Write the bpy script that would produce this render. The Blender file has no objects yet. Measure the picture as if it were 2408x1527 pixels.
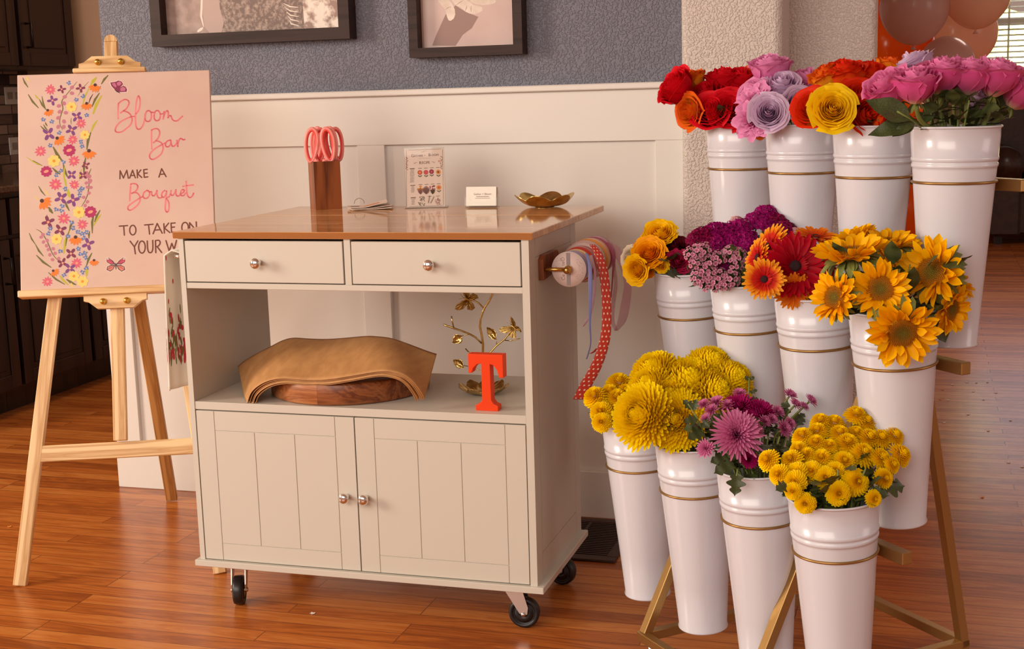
import bpy, math, random
from mathutils import Vector, Matrix, Quaternion
PI = math.pi
S = bpy.context.scene
COL = S.collection

# ---------------------------------------------------------------- camera
CAM = Vector((1.1196, -3.6142, 1.2055))
FW = Vector((-.2916, .9414, -.1693)).normalized()
RT = Vector((.9563, .2911, -.0286)).normalized()
UP = RT.cross(FW).normalized()
RT = FW.cross(UP).normalized()
FPX = 3182.1
cd = bpy.data.cameras.new('camera'); cam = bpy.data.objects.new('camera', cd); COL.objects.link(cam)
cd.sensor_width = 36; cd.lens = FPX/2408*36; cd.clip_start = .05; cd.clip_end = 100
m = Matrix((RT, UP, -FW)).transposed().to_4x4(); m.translation = CAM; cam.matrix_world = m
S.camera = cam

# ---------------------------------------------------------------- world, lights, exposure
S.view_settings.view_transform = 'Standard'; S.view_settings.look = 'None'
S.view_settings.exposure = -.06; S.view_settings.gamma = 1; S.view_settings.use_curve_mapping = False
W = bpy.data.worlds.new('room_light'); S.world = W; W.use_nodes = True
wb = W.node_tree.nodes['Background']; wb.inputs[0].default_value = (1, .66, .52, 1); wb.inputs[1].default_value = .40

def area(name, loc, target, sx, sy, power, color, spread=PI):
    l = bpy.data.lights.new(name, 'AREA'); l.shape = 'RECTANGLE'; l.size = sx; l.size_y = sy
    l.energy = power; l.color = color; l.spread = spread
    o = bpy.data.objects.new(name, l); COL.objects.link(o); o.location = loc
    o.rotation_euler = (Vector(target)-Vector(loc)).to_track_quat('-Z', 'Y').to_euler(); return o
area('window_daylight_left', (-4.3, -3.0, 1.9), (0, -.6, .75), 1.3, 1.4, 165, (1, .85, .69))
area('window_daylight_front', (-.9, -5.4, 2.3), (.2, -.3, .4), 4.2, 1.9, 150, (1, .90, .80))
area('window_daylight_far', (2.6, 8.5, 1.9), (1.6, 0, .3), 2.2, 1.1, 15, (.88, .88, 1))
area('far_room_added_fill', (2.0, 3.6, 2.55), (2.0, 3.6, 0), .8, .8, 26, (1, .80, .66))  # added fill, no real fixture: lifts the balloons and the far floor
area('garden_sunlight', (2.6, 9.3, 4.2), (2.4, 11.4, .8), 3, 1, 2600, (1, .96, .86))
area('window_daylight_right', (4.6, -1.2, 1.7), (1.2, -.8, .5), 1.4, 1.6, 18, (1, .86, .82))
area('kitchen_added_fill', (-1.9, .9, 2.55), (-2.0, .9, 0), .5, .5, 9, (1, .74, .50))  # invented light that brightens the dark kitchen from overhead

# ---------------------------------------------------------------- helpers
def ray(u, v): return FW + RT*((u-1204)/FPX) - UP*((v-763.5)/FPX)
def PX(u, v, x): d = ray(u, v); return CAM + d*((x-CAM.x)/d.x)
def PY(u, v, y): d = ray(u, v); return CAM + d*((y-CAM.y)/d.y)
def PZ(u, v, z): d = ray(u, v); return CAM + d*((z-CAM.z)/d.z)
def PD(u, v, dep): return CAM + ray(u, v)*dep
def depth(p): return (Vector(p)-CAM).dot(FW)

class MB:
    def __init__(s): s.v = []; s.f = []; s.mi = []; s.at = []; s.uv = []; s.sm = []
    def add(s, vs, fs, mi=0, at=None, uv=None, smooth=False):
        b = len(s.v); s.v += [tuple(p) for p in vs]
        s.f += [tuple(i+b for i in f) for f in fs]; s.mi += [mi]*len(fs); s.sm += [smooth]*len(fs)
        s.at += list(at) if at else [0.0]*len(vs)
        s.uv += list(uv) if uv else [(0.0, 0.0)]*len(vs)
        return s
    def box(s, x0, x1, y0, y1, z0, z1, mi=0, M=None, bev=0):
        if bev > 0:
            return s.bbox(x0, x1, y0, y1, z0, z1, mi, M, bev)
        p = [Vector((x, y, z)) for z in (z0, z1) for y in (y0, y1) for x in (x0, x1)]
        if M: p = [M @ q for q in p]
        return s.add(p, [(0, 2, 3, 1), (4, 5, 7, 6), (0, 1, 5, 4), (2, 6, 7, 3), (0, 4, 6, 2), (1, 3, 7, 5)], mi)
    def bbox(s, x0, x1, y0, y1, z0, z1, mi, M, b):
        # chamfered box: 24 vertices, one inset face per side
        X, Y, Z = (x0, x1), (y0, y1), (z0, z1); vs = []; ix = {}
        for i in (0, 1):
            for j in (0, 1):
                for k in (0, 1):
                    for a in range(3):
                        q = [X[i], Y[j], Z[k]]; sg = [1-2*i, 1-2*j, 1-2*k]
                        for c in range(3):
                            if c != a: q[c] += sg[c]*b
                        ix[(i, j, k, a)] = len(vs); vs.append(Vector(q))
        if M: vs = [M @ q for q in vs]
        g = lambda i, j, k, a: ix[(i, j, k, a)]
        fs = []
        for t in (0, 1):
            r = [g(t, 0, 0, 0), g(t, 1, 0, 0), g(t, 1, 1, 0), g(t, 0, 1, 0)]; fs.append(tuple(r if t else r[::-1]))
            r = [g(0, t, 0, 1), g(0, t, 1, 1), g(1, t, 1, 1), g(1, t, 0, 1)]; fs.append(tuple(r if t else r[::-1]))
            r = [g(0, 0, t, 2), g(1, 0, t, 2), g(1, 1, t, 2), g(0, 1, t, 2)]; fs.append(tuple(r if t else r[::-1]))
        for i in (0, 1):
            for j in (0, 1):
                r = [g(i, j, 0, 0), g(i, j, 1, 0), g(i, j, 1, 1), g(i, j, 0, 1)]; fs.append(tuple(r if (i+j) % 2 else r[::-1]))
                r = [g(i, 0, j, 0), g(i, 1, j, 0), g(i, 1, j, 2), g(i, 0, j, 2)]; fs.append(tuple(r if (i+j) % 2 == 0 else r[::-1]))
                r = [g(0, i, j, 1), g(1, i, j, 1), g(1, i, j, 2), g(0, i, j, 2)]; fs.append(tuple(r if (i+j) % 2 else r[::-1]))
                for k in (0, 1):
                    r = [g(i, j, k, 0), g(i, j, k, 1), g(i, j, k, 2)]; fs.append(tuple(r if (i+j+k) % 2 else r[::-1]))
        return s.add(vs, fs, mi)
    def bar(s, a, b, w, h, up=(0, 0, 1), mi=0):
        a = Vector(a); b = Vector(b); d = (b-a); L = d.length; d.normalize()
        sd = d.cross(Vector(up)).normalized(); u = sd.cross(d).normalized()
        M = Matrix((sd, d, u)).transposed().to_4x4(); M.translation = a
        return s.box(-w/2, w/2, 0, L, -h/2, h/2, mi, M, min(w, h)*.06)
    def lathe(s, prof, n=48, mi=0, M=None, at=None, cap=False):
        vs = []; fs = []; k = len(prof)
        for r, z in prof:
            for i in range(n):
                t = 2*PI*i/n; vs.append(Vector((r*math.cos(t), r*math.sin(t), z)))
        for j in range(k-1):
            for i in range(n):
                i2 = (i+1) % n; fs.append((j*n+i, j*n+i2, (j+1)*n+i2, (j+1)*n+i))
        if cap: fs.append(tuple(range(n))[::-1]); fs.append(tuple((k-1)*n+i for i in range(n)))
        if M: vs = [M @ q for q in vs]
        return s.add(vs, fs, mi, smooth=True)
    def tube(s, pts, r, n=8, mi=0, closed=False, cap=True):
        pts = [Vector(p) for p in pts]; m = len(pts); rs = r if isinstance(r, (list, tuple)) else [r]*m
        vs = []; fs = []; nrm = None
        for i in range(m):
            if closed: d = pts[(i+1) % m]-pts[i-1]
            else: d = pts[min(i+1, m-1)]-pts[max(i-1, 0)]
            if d.length < 1e-9: d = Vector((0, 0, 1))
            d.normalize()
            if nrm is None:
                nrm = d.orthogonal().normalized()
            nrm = (nrm - d*nrm.dot(d))
            if nrm.length < 1e-6: nrm = d.orthogonal()
            nrm.normalize(); bn = d.cross(nrm)
            for k in range(n):
                t = 2*PI*k/n; vs.append(pts[i]+(nrm*math.cos(t)+bn*math.sin(t))*rs[i])
        for i in range(m if closed else m-1):
            i2 = (i+1) % m
            for k in range(n):
                k2 = (k+1) % n; fs.append((i*n+k, i*n+k2, i2*n+k2, i2*n+k))
        if cap and not closed: fs.append(tuple(range(n))[::-1]); fs.append(tuple((m-1)*n+k for k in range(n)))
        return s.add(vs, fs, mi, smooth=True)
    def prism(s, poly, d0, d1, M=None, mi=0):
        # polygon in local xz, extruded along y from d0 to d1
        n = len(poly); vs = [Vector((x, d0, z)) for x, z in poly]+[Vector((x, d1, z)) for x, z in poly]
        if M: vs = [M @ q for q in vs]
        fs = [tuple(range(n)), tuple(range(2*n-1, n-1, -1))]+[(i, i+n, (i+1) % n+n, (i+1) % n) for i in range(n)]
        return s.add(vs, fs, mi)
    def grid(s, fn, nu, nv, mi=0, smooth=True, atf=None, closed_u=False):
        vs = []; at = []; uv = []
        for j in range(nv+1):
            for i in range(nu+1):
                a, b = i/nu, j/nv; vs.append(Vector(fn(a, b))); at.append(atf(a, b) if atf else b); uv.append((a, b))
        fs = [(j*(nu+1)+i, j*(nu+1)+i+1, (j+1)*(nu+1)+i+1, (j+1)*(nu+1)+i) for j in range(nv) for i in range(nu)]
        return s.add(vs, fs, mi, at, uv, smooth)
    def sphere(s, c, r, n=16, mi=0, sc=(1, 1, 1)):
        c = Vector(c); prof = []
        vs = [c+Vector((0, 0, -r*sc[2]))]; fs = []
        k = n//2
        for j in range(1, k):
            t = PI*j/k-PI/2
            for i in range(n):
                p = 2*PI*i/n; vs.append(c+Vector((r*math.cos(t)*math.cos(p)*sc[0], r*math.cos(t)*math.sin(p)*sc[1], r*math.sin(t)*sc[2])))
        vs.append(c+Vector((0, 0, r*sc[2]))); L = len(vs)-1
        for i in range(n):
            i2 = (i+1) % n; fs.append((0, 1+i2, 1+i)); fs.append((L, L-n+i, L-n+i2))
            for j in range(k-2): fs.append((1+j*n+i, 1+j*n+i2, 1+(j+1)*n+i2, 1+(j+1)*n+i))
        return s.add(vs, fs, mi, smooth=True)
    def mesh(s, name, mats):
        me = bpy.data.meshes.new(name); me.from_pydata(s.v, [], s.f)
        for mt in (mats if isinstance(mats, (list, tuple)) else [mats]): me.materials.append(mt)
        me.polygons.foreach_set('material_index', s.mi); me.polygons.foreach_set('use_smooth', s.sm)
        a = me.attributes.new('t', 'FLOAT', 'POINT'); a.data.foreach_set('value', s.at)
        if any(q != (0.0, 0.0) for q in s.uv):
            ul = me.uv_layers.new(name='uv'); li = [0]*len(me.loops); me.loops.foreach_get('vertex_index', li)
            ul.data.foreach_set('uv', [c for i in li for c in s.uv[i]])
        me.update(); return me
    def build(s, name, mats, parent=None, loc=None):
        return put(name, s.mesh(name, mats), parent, loc)

def put(name, me, parent=None, loc=None):
    o = bpy.data.objects.new(name, me); COL.objects.link(o)
    if parent: o.parent = parent
    if loc is not None: o.location = loc
    return o
def tag(o, label=None, cat=None, group=None, kind=None):
    if label: o['label'] = label
    if cat: o['category'] = cat
    if group: o['group'] = group
    if kind: o['kind'] = kind
    return o
def thing(name, label, cat, loc=(0, 0, 0), rz=0, group=None):
    o = bpy.data.objects.new(name, None); COL.objects.link(o); o.location = loc; o.rotation_euler = (0, 0, rz)
    o.empty_display_size = .05
    return tag(o, label, cat, group)
def struct(name, mb, mats):
    o = mb.build(name, mats); o['kind'] = 'structure'; return o
def copy_tree(o, parent=None):
    c = o.copy(); COL.objects.link(c)
    if parent: c.parent = parent
    for ch in o.children: copy_tree(ch, c)
    return c

# ---------------------------------------------------------------- materials
MC = {}
def mat(name, color, rough=.5, metal=0, spec=.5, trans=0, coat=0, sheen=0, emit=None):
    if name in MC: return MC[name]
    mt = bpy.data.materials.new(name); mt.use_nodes = True; b = mt.node_tree.nodes['Principled BSDF']
    b.inputs['Base Color'].default_value = (*color, 1); b.inputs['Roughness'].default_value = rough
    b.inputs['Metallic'].default_value = metal; b.inputs['Specular IOR Level'].default_value = spec
    b.inputs['Transmission Weight'].default_value = trans; b.inputs['Coat Weight'].default_value = coat
    if sheen: b.inputs['Sheen Weight'].default_value = sheen
    MC[name] = mt; return mt
def nodes(mt): return mt.node_tree.nodes, mt.node_tree.links, mt.node_tree.nodes['Principled BSDF']
def ramp(n, stops, interp='LINEAR'):
    r = n.new('ShaderNodeValToRGB'); e = r.color_ramp.elements; r.color_ramp.interpolation = interp
    while len(e) < len(stops): e.new(.5)
    for q, (p, c) in zip(e, stops): q.position = p; q.color = (*c, 1)
    return r
def coords(n, l, scale=(1, 1, 1), kind='Object', rot=(0, 0, 0)):
    t = n.new('ShaderNodeTexCoord'); mp = n.new('ShaderNodeMapping'); mp.inputs['Scale'].default_value = scale
    mp.inputs['Rotation'].default_value = rot
    l.new(t.outputs[kind], mp.inputs[0]); return mp.outputs[0]
def noise(n, l, vec, scale, detail=4, rough=.55, dist=0):
    t = n.new('ShaderNodeTexNoise'); t.inputs['Scale'].default_value = scale; t.inputs['Detail'].default_value = detail
    t.inputs['Roughness'].default_value = rough; t.inputs['Distortion'].default_value = dist
    l.new(vec, t.inputs['Vector']); return t.outputs['Fac']
def bump(n, l, b, h, strength, dist):
    bp = n.new('ShaderNodeBump'); bp.inputs['Strength'].default_value = strength; bp.inputs['Distance'].default_value = dist
    l.new(h, bp.inputs['Height']); l.new(bp.outputs[0], b.inputs['Normal']); return bp
def speckle(name, c1, c2, scale=12, rough=.5, stretch=(1, 1, 1), bmp=0, detail=4, lo=.35, hi=.65, **k):
    if name in MC: return MC[name]
    mt = mat(name, c1, rough, **k); n, l, b = nodes(mt); v = coords(n, l, stretch)
    f = noise(n, l, v, scale, detail); r = ramp(n, [(lo, c1), (hi, c2)]); l.new(f, r.inputs[0]); l.new(r.outputs[0], b.inputs['Base Color'])
    if bmp: bump(n, l, b, f, .5, bmp)
    return mt
def textured_wall(name, color, scale=165, dist=.0018):
    mt = mat(name, color, .62, spec=.35); n, l, b = nodes(mt); v = coords(n, l)
    f = noise(n, l, v, scale, 2, .5, .25); r = n.new('ShaderNodeMapRange'); r.interpolation_type = 'SMOOTHSTEP'
    r.inputs[1].default_value = .40; r.inputs[2].default_value = .66; l.new(f, r.inputs[0]); bump(n, l, b, r.outputs[0], .95, dist*1.35)
    return mt
def wood(name, dark, light, axis='z', scale=1, rough=.4, rings=14, spec=.4, coat=0):
    if name in MC: return MC[name]
    mt = mat(name, light, rough, spec=spec, coat=coat); n, l, b = nodes(mt)
    st = {'x': (.06, 1, 1), 'y': (1, .06, 1), 'z': (1, 1, .06)}[axis]
    v = coords(n, l, tuple(q*scale for q in st))
    f = noise(n, l, v, 9, 3, .5, 1.2)
    w = n.new('ShaderNodeMath'); w.operation = 'MULTIPLY'; w.inputs[1].default_value = rings; l.new(f, w.inputs[0])
    fr = n.new('ShaderNodeMath'); fr.operation = 'PINGPONG'; fr.inputs[1].default_value = 1; l.new(w.outputs[0], fr.inputs[0])
    f2 = noise(n, l, v, 120, 2)
    ad = n.new('ShaderNodeMath'); ad.operation = 'MULTIPLY_ADD'; ad.inputs[1].default_value = .5; l.new(f2, ad.inputs[0]); l.new(fr.outputs[0], ad.inputs[2])
    r = ramp(n, [(.2, dark), (.95, light)]); l.new(ad.outputs[0], r.inputs[0]); l.new(r.outputs[0], b.inputs['Base Color'])
    bump(n, l, b, f2, .12, .001)
    return mt
def planks(name, cols, length, width, rough, gap_dark, axis='x', gap=.006, coat=0, bmp=.0006, wav=0, var=.42):
    mt = mat(name, cols[1], rough, coat=coat); n, l, b = nodes(mt); v = coords(n, l)
    if axis == 'y':
        mp = n.new('ShaderNodeMapping'); mp.inputs['Rotation'].default_value = (0, 0, PI/2); l.new(v, mp.inputs[0]); v = mp.outputs[0]
    br = n.new('ShaderNodeTexBrick'); br.offset = .37; br.inputs['Scale'].default_value = 1
    br.inputs['Mortar Size'].default_value = gap*.1; br.inputs['Mortar Smooth'].default_value = .1
    br.inputs['Brick Width'].default_value = length; br.inputs['Row Height'].default_value = width; br.offset_frequency = 3
    br.inputs['Color1'].default_value = (0, 0, 0, 1); br.inputs['Color2'].default_value = (1, 1, 1, 1); br.inputs['Bias'].default_value = 0
    br.inputs['Mortar'].default_value = (.5, .5, .5, 1)
    l.new(v, br.inputs['Vector'])
    # grain, shifted from plank to plank
    sh = n.new('ShaderNodeVectorMath'); sh.operation = 'MULTIPLY'; sh.inputs[1].default_value = (7.3, 3.1, 5.7); l.new(br.outputs['Color'], sh.inputs[0])
    ad = n.new('ShaderNodeVectorMath'); l.new(v, ad.inputs[0]); l.new(sh.outputs[0], ad.inputs[1])
    mp2 = n.new('ShaderNodeMapping'); mp2.inputs['Scale'].default_value = (.09, 1, 1); l.new(ad.outputs[0], mp2.inputs[0])
    f1 = noise(n, l, mp2.outputs[0], 16, 4, .6, 1.5)
    m1 = n.new('ShaderNodeMath'); m1.operation = 'MULTIPLY'; m1.inputs[1].default_value = 9; l.new(f1, m1.inputs[0])
    pp = n.new('ShaderNodeMath'); pp.operation = 'PINGPONG'; pp.inputs[1].default_value = 1; l.new(m1.outputs[0], pp.inputs[0])
    f2 = noise(n, l, mp2.outputs[0], 160, 3)
    mx = n.new('ShaderNodeMix'); mx.inputs[0].default_value = .5; l.new(pp.outputs[0], mx.inputs[2]); l.new(f2, mx.inputs[3])
    bw = n.new('ShaderNodeMix'); bw.inputs[0].default_value = var
    l.new(mx.outputs[0], bw.inputs[2]); l.new(br.outputs['Color'], bw.inputs[3])
    r = ramp(n, [(.22, cols[0]), (.5, cols[1]), (.78, cols[2])]); l.new(bw.outputs[0], r.inputs[0])
    cm = n.new('ShaderNodeMix'); cm.data_type = 'RGBA'; l.new(br.outputs['Fac'], cm.inputs[0]); l.new(r.outputs[0], cm.inputs[6]); cm.inputs[7].default_value = (*gap_dark, 1)
    l.new(cm.outputs[2], b.inputs['Base Color'])
    inv = n.new('ShaderNodeMath'); inv.operation = 'MULTIPLY_ADD'; inv.inputs[1].default_value = -1; inv.inputs[2].default_value = 1; l.new(br.outputs['Fac'], inv.inputs[0])
    h = n.new('ShaderNodeMath'); h.operation = 'MULTIPLY_ADD'; h.inputs[1].default_value = .25; l.new(f2, h.inputs[0]); l.new(inv.outputs[0], h.inputs[2])
    if wav:
        f3 = noise(n, l, v, 9, 2); h2 = n.new('ShaderNodeMath'); h2.operation = 'MULTIPLY_ADD'; h2.inputs[1].default_value = wav; l.new(f3, h2.inputs[0]); l.new(h.outputs[0], h2.inputs[2]); h = h2
    bump(n, l, b, h.outputs[0], .5, bmp)
    return mt
def petal_mat(name, stops, rough=.5, trans=.24):
    if name in MC: return MC[name]
    mt = mat(name, stops[0][1], rough, spec=.12); n, l, b = nodes(mt)
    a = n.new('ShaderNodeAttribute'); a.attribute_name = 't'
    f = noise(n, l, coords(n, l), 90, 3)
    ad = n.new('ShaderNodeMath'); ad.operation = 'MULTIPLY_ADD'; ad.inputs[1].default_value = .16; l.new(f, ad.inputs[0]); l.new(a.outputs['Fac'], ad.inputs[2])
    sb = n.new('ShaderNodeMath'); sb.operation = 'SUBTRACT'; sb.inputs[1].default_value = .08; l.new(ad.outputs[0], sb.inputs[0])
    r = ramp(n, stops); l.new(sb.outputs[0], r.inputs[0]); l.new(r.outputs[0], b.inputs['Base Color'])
    tr = n.new('ShaderNodeBsdfTranslucent'); l.new(r.outputs[0], tr.inputs[0]); mx = n.new('ShaderNodeMixShader'); mx.inputs[0].default_value = trans
    l.new(b.outputs[0], mx.inputs[1]); l.new(tr.outputs[0], mx.inputs[2]); l.new(mx.outputs[0], n['Material Output'].inputs[0])
    return mt

WHITE = mat('cart_white_paint', (.61, .575, .50), .40)
TRIM = mat('trim_white_paint', (.73, .70, .65), .42)
CHROME = mat('chrome', (.80, .77, .74), .09, 1)
BRASS = mat('brass', (.56, .33, .09), .26, 1)
GOLD = speckle('gold_leaf_metal', (.42, .27, .08), (.66, .46, .17), 60, .26, metal=1, bmp=.001)
GOLDBAR = mat('gold_painted_steel', (.40, .235, .08), .38, .85)
RUBBER = mat('black_rubber', (.012, .011, .012), .35)
STEEL = mat('zinc_steel', (.62, .56, .52), .3, 1)
PINE = wood('pine_wood', (.56, .30, .10), (.86, .62, .32), 'z', 2.4, .42, 8)
PINEX = wood('pine_wood_lengthwise', (.58, .32, .11), (.86, .62, .32), 'x', 2.0, .42, 7)
PINED = wood('pine_wood_dark', (.34, .14, .034), (.60, .31, .10), 'z', 2.4, .45, 8)
DARKWOOD = wood('dark_cabinet_wood', (.010, .004, .003), (.028, .011, .007), 'z', 1, .35, 5)
FRAMEWOOD = wood('dark_frame_wood', (.020, .009, .007), (.040, .020, .016), 'x', 2, .45, 6, spec=.2)
def clear_sheet(name, tint=(.97, .97, .96)):
    mt = mat(name, (1, 1, 1), .03); n, l, b = nodes(mt); tr = n.new('ShaderNodeBsdfTransparent'); tr.inputs[0].default_value = (*tint, 1); gl = n.new('ShaderNodeBsdfGlossy'); gl.inputs['Roughness'].default_value = .03
    fr_ = n.new('ShaderNodeFresnel'); fr_.inputs[0].default_value = 1.38; mx = n.new('ShaderNodeMixShader'); ge = n.new('ShaderNodeNewGeometry'); mm = n.new('ShaderNodeMath'); mm.operation = 'MULTIPLY_ADD'; mm.inputs[1].default_value = -1; mm.inputs[2].default_value = 1; l.new(ge.outputs['Backfacing'], mm.inputs[0]); m2 = n.new('ShaderNodeMath'); m2.operation = 'MULTIPLY'; l.new(mm.outputs[0], m2.inputs[0]); l.new(fr_.outputs[0], m2.inputs[1]); l.new(m2.outputs[0], mx.inputs[0]); l.new(tr.outputs[0], mx.inputs[1]); l.new(gl.outputs[0], mx.inputs[2]); l.new(mx.outputs[0], n['Material Output'].inputs[0]); return mt
ACRYLIC = clear_sheet('clear_acrylic'); GLASS = clear_sheet('window_glass', (.98, .99, 1))
BUCKET = mat('white_enamel_bucket', (.67, .675, .74), .24, coat=.25)
# ================================================================ the room
BLUE = textured_wall('blue_grey_plaster', (.185, .19, .235))
CREAM = textured_wall('cream_plaster', (.66, .59, .54), 160, .0017)
TAN = mat('tan_wall_paint', (.52, .33, .22), .7)
CEIL = mat('ceiling_paint', (.62, .56, .50), .8)
FLOORM = planks('oak_plank_floor', [(.30, .078, .016), (.49, .142, .026), (.60, .215, .048)], .85, .057, .25, (.19, .052, .013), 'x', .012, 0, .0005, .5); FLOORM.node_tree.nodes['Principled BSDF'].inputs['Specular IOR Level'].default_value = .36
PANEL = mat('wainscot_white', (.70, .665, .62), .5)

def polyz(mb, poly, z0, z1, mi=0):
    n = len(poly); vs = [(x, y, z0) for x, y in poly]+[(x, y, z1) for x, y in poly]
    return mb.add(vs, [tuple(range(n))[::-1], tuple(range(n, 2*n))]+[(i, (i+1) % n, (i+1) % n+n, i+n) for i in range(n)], mi)
def roundrect(x0, x1, y0, y1, rs, n=6):
    # rs: corner radii for (x0,y0) (x1,y0) (x1,y1) (x0,y1)
    out = []
    for (cx, cy, sx, sy, a0), r in zip([(x0, y0, 1, 1, PI), (x1, y0, -1, 1, 1.5*PI), (x1, y1, -1, -1, 0), (x0, y1, 1, -1, .5*PI)], rs):
        if r <= 0: out.append((cx, cy)); continue
        for i in range(n+1):
            a = a0+i/n*PI/2; out.append((cx+sx*r+r*math.cos(a), cy+sy*r+r*math.sin(a)))
    return out

struct('floor', MB().box(-4.6, 5.6, -5.2, 9, -.06, 0), FLOORM)
struct('ceiling', MB().box(-4.6, 5.6, -2.6, 9, 2.6, 2.68), CEIL)
XL, XR = -1.324, .493
struct('wall_back', polyz(MB(), roundrect(-1.288, .56, .022, .15, (.018, 0, 0, .018)), 0, 2.6), BLUE)
struct('trim_1', MB().box(XL+.004, XR+.05, .014, .03, .1, 1.2), PANEL)                    # recessed panel board
struct('trim_2', MB().box(XL-.01, XR+.05, -.016, .024, 1.2045, 1.2215, bev=.003), TRIM)   # cap
struct('trim_3', MB().box(XL, XR+.05, 0, .02, 1.067, 1.2045, bev=.0012), TRIM)            # top rail
for i, (a, b) in enumerate([(XL, -1.238), (-.451, -.366), (.417, XR+.05)]):
    struct('trim_%d' % (i+4), MB().box(a, b, 0, .02, .137, 1.0668, bev=.0012), TRIM)
struct('trim_7', MB().box(XL, XL+.018, .018, .165, 0, 1.2045), TRIM)                      # end board of the wainscot
struct('baseboard_back', MB().box(XL-.003, XR+.05, -.003, .02, 0, .137, bev=.002), TRIM)
struct('wall_right', polyz(MB(), roundrect(.4955, .756, -.045, .2, (.022, .022, 0, 0)), 0, 2.6), CREAM)
struct('baseboard_right', polyz(MB(), roundrect(.494, .7575, -.056, .1, (.024, .024, 0, 0)), 0, .137), TRIM)
struct('wall_2', polyz(MB(), roundrect(.70, .980, .15, .29, (0, .022, .022, 0)), 0, 2.6), CREAM)
struct('wall_kitchen', MB().box(-3.05, -1.05, 1.90, 2.0, 0, 2.6), TAN)
STONE = planks('stone_mosaic', [(.03, .016, .011), (.12, .066, .05), (.30, .20, .155)], .11, .045, .4, (.02, .011, .008), 'x', .03, 0, .004, 0, .8)
struct('wall_left', MB().box(-3.05, -2.93, -.3, 1.9, 0, 2.6), STONE)
STONE.node_tree.nodes['Mapping'].inputs['Rotation'].default_value = Matrix(((0, 1, 0), (0, 0, 1), (1, 0, 0))).to_euler()

# far wall with its window
WX0, WX1, WZ0, WZ1 = 1.02, 4.3, 1.17, 2.35
fw = MB().box(-1.0, WX0, 8.2, 8.35, 0, 2.6).box(WX1, 5.6, 8.2, 8.35, 0, 2.6).box(WX0, WX1, 8.2, 8.35, 0, WZ0).box(WX0, WX1, 8.2, 8.35, WZ1, 2.6)
struct('wall_far', fw, TAN)
wf = MB()
for x in (WX0, 2.1, 3.2, WX1-.05): wf.box(x, x+.05, 8.2, 8.26, WZ0, WZ1)
for z in (WZ0, 1.62, WZ1-.05): wf.box(WX0, WX1, 8.2, 8.26, z, z+.05)
win = struct('window_1', wf, TRIM)
g = MB().box(WX0, WX1, 8.24, 8.244, WZ0, WZ1).build('pane', GLASS, win)
bl = thing('window_blind', 'white horizontal slat blind lowered over the bright window at the far end', 'blind', (2.66, 8.16, 0))
SLAT = mat('blind_slat_white', (.80, .77, .72), .5); n, l, b = nodes(SLAT); tr = n.new('ShaderNodeBsdfTranslucent'); tr.inputs[0].default_value = (.85, .82, .74, 1); mx = n.new('ShaderNodeMixShader'); mx.inputs[0].default_value = .45
l.new(b.outputs[0], mx.inputs[1]); l.new(tr.outputs[0], mx.inputs[2]); l.new(mx.outputs[0], n['Material Output'].inputs[0])
mb = MB(); z = WZ0+.02
while z < WZ1-.03:
    Mx = Matrix.Translation((0, 0, z)) @ Matrix.Rotation(math.radians(18), 4, 'X'); mb.box(-1.66, 1.66, -.022, .022, -.0012, .0012, 0, Mx); z += .044
mb.build('slats', SLAT, bl)
mb = MB()
for x in (-1.5, -.95, -.3, .6, 1.5): mb.box(x-.008, x+.008, -.024, -.0225, WZ0, WZ1)
mb.build('ladder_tape', SLAT, bl)
MB().box(-1.68, 1.68, -.03, .03, WZ1-.05, WZ1).build('headrail', SLAT, bl)
# hedge and fence outside the window
LEAF_OUT = speckle('sunlit_foliage', (.35, .42, .05), (.75, .70, .20), 6, .8, detail=6)
mb = MB(); random.seed(3)
for i in range(40):
    mb.sphere((random.uniform(.2, 6), random.uniform(11.2, 12.4), random.uniform(.1, 1.5)), random.uniform(.3, .6), 10)
h = mb.build('garden_hedge', LEAF_OUT); tag(h, 'sunlit yellow green hedge outside the far window', 'hedge')

# ---------------------------------------------------------------- kitchen, beyond the end of the wall
HANDLE = mat('dark_bronze_handle', (.012, .008, .006), .35, .6)
def panel_door(mb, y0, y1, z0, z1, x):      # faces +x
    mb.box(x-.02, x-.006, y0, y1, z0, z1)
    w = .055
    mb.box(x-.006, x, y0, y0+w, z0, z1, bev=.003).box(x-.006, x, y1-w, y1, z0, z1, bev=.003)
    mb.box(x-.006, x, y0+w, y1-w, z0, z0+w, bev=.003).box(x-.006, x, y0+w, y1-w, z1-w, z1, bev=.003)
    mb.box(x-.006, x-.002, y0+w+.02, y1-w-.02, z0+w+.02, z1-w-.02, bev=.0035)
def cabinet(name, label, y0, y1, xb, xf, z0, z1, drawer, group, hinge):
    t = thing(name, label, 'cabinet', (0, 0, 0), 0, group)
    mb = MB().box(xb, xf-.021, y0+.001, y1-.001, z0, z1)
    if drawer: mb.box(xb, xf-.09, y0+.001, y1-.001, 0, z0-.0005)
    mb.build('body', DARKWOOD, t)
    zt = z1-.012
    hh = (y0+.05) if hinge else (y1-.05)
    if drawer:
        mb = MB(); panel_door(mb, y0+.012, y1-.012, z1-.165, z1-.02, xf); d = mb.build('drawer', DARKWOOD, t)
        ym = (y0+y1)/2
        MB().tube([(xf, ym-.05, z1-.09), (xf+.03, ym-.05, z1-.09), (xf+.03, ym+.05, z1-.09), (xf, ym+.05, z1-.09)], .005).build('handle', HANDLE, d)
        zt = z1-.18
    mb = MB(); panel_door(mb, y0+.012, y1-.012, z0+.012, zt, xf); d = mb.build('door', DARKWOOD, t)
    zc = zt-.12 if drawer else z0+.14
    MB().tube([(xf, hh, zc-.05), (xf+.03, hh, zc-.05), (xf+.03, hh, zc+.05), (xf, hh, zc+.05)], .0055).build('handle', HANDLE, d)
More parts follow.
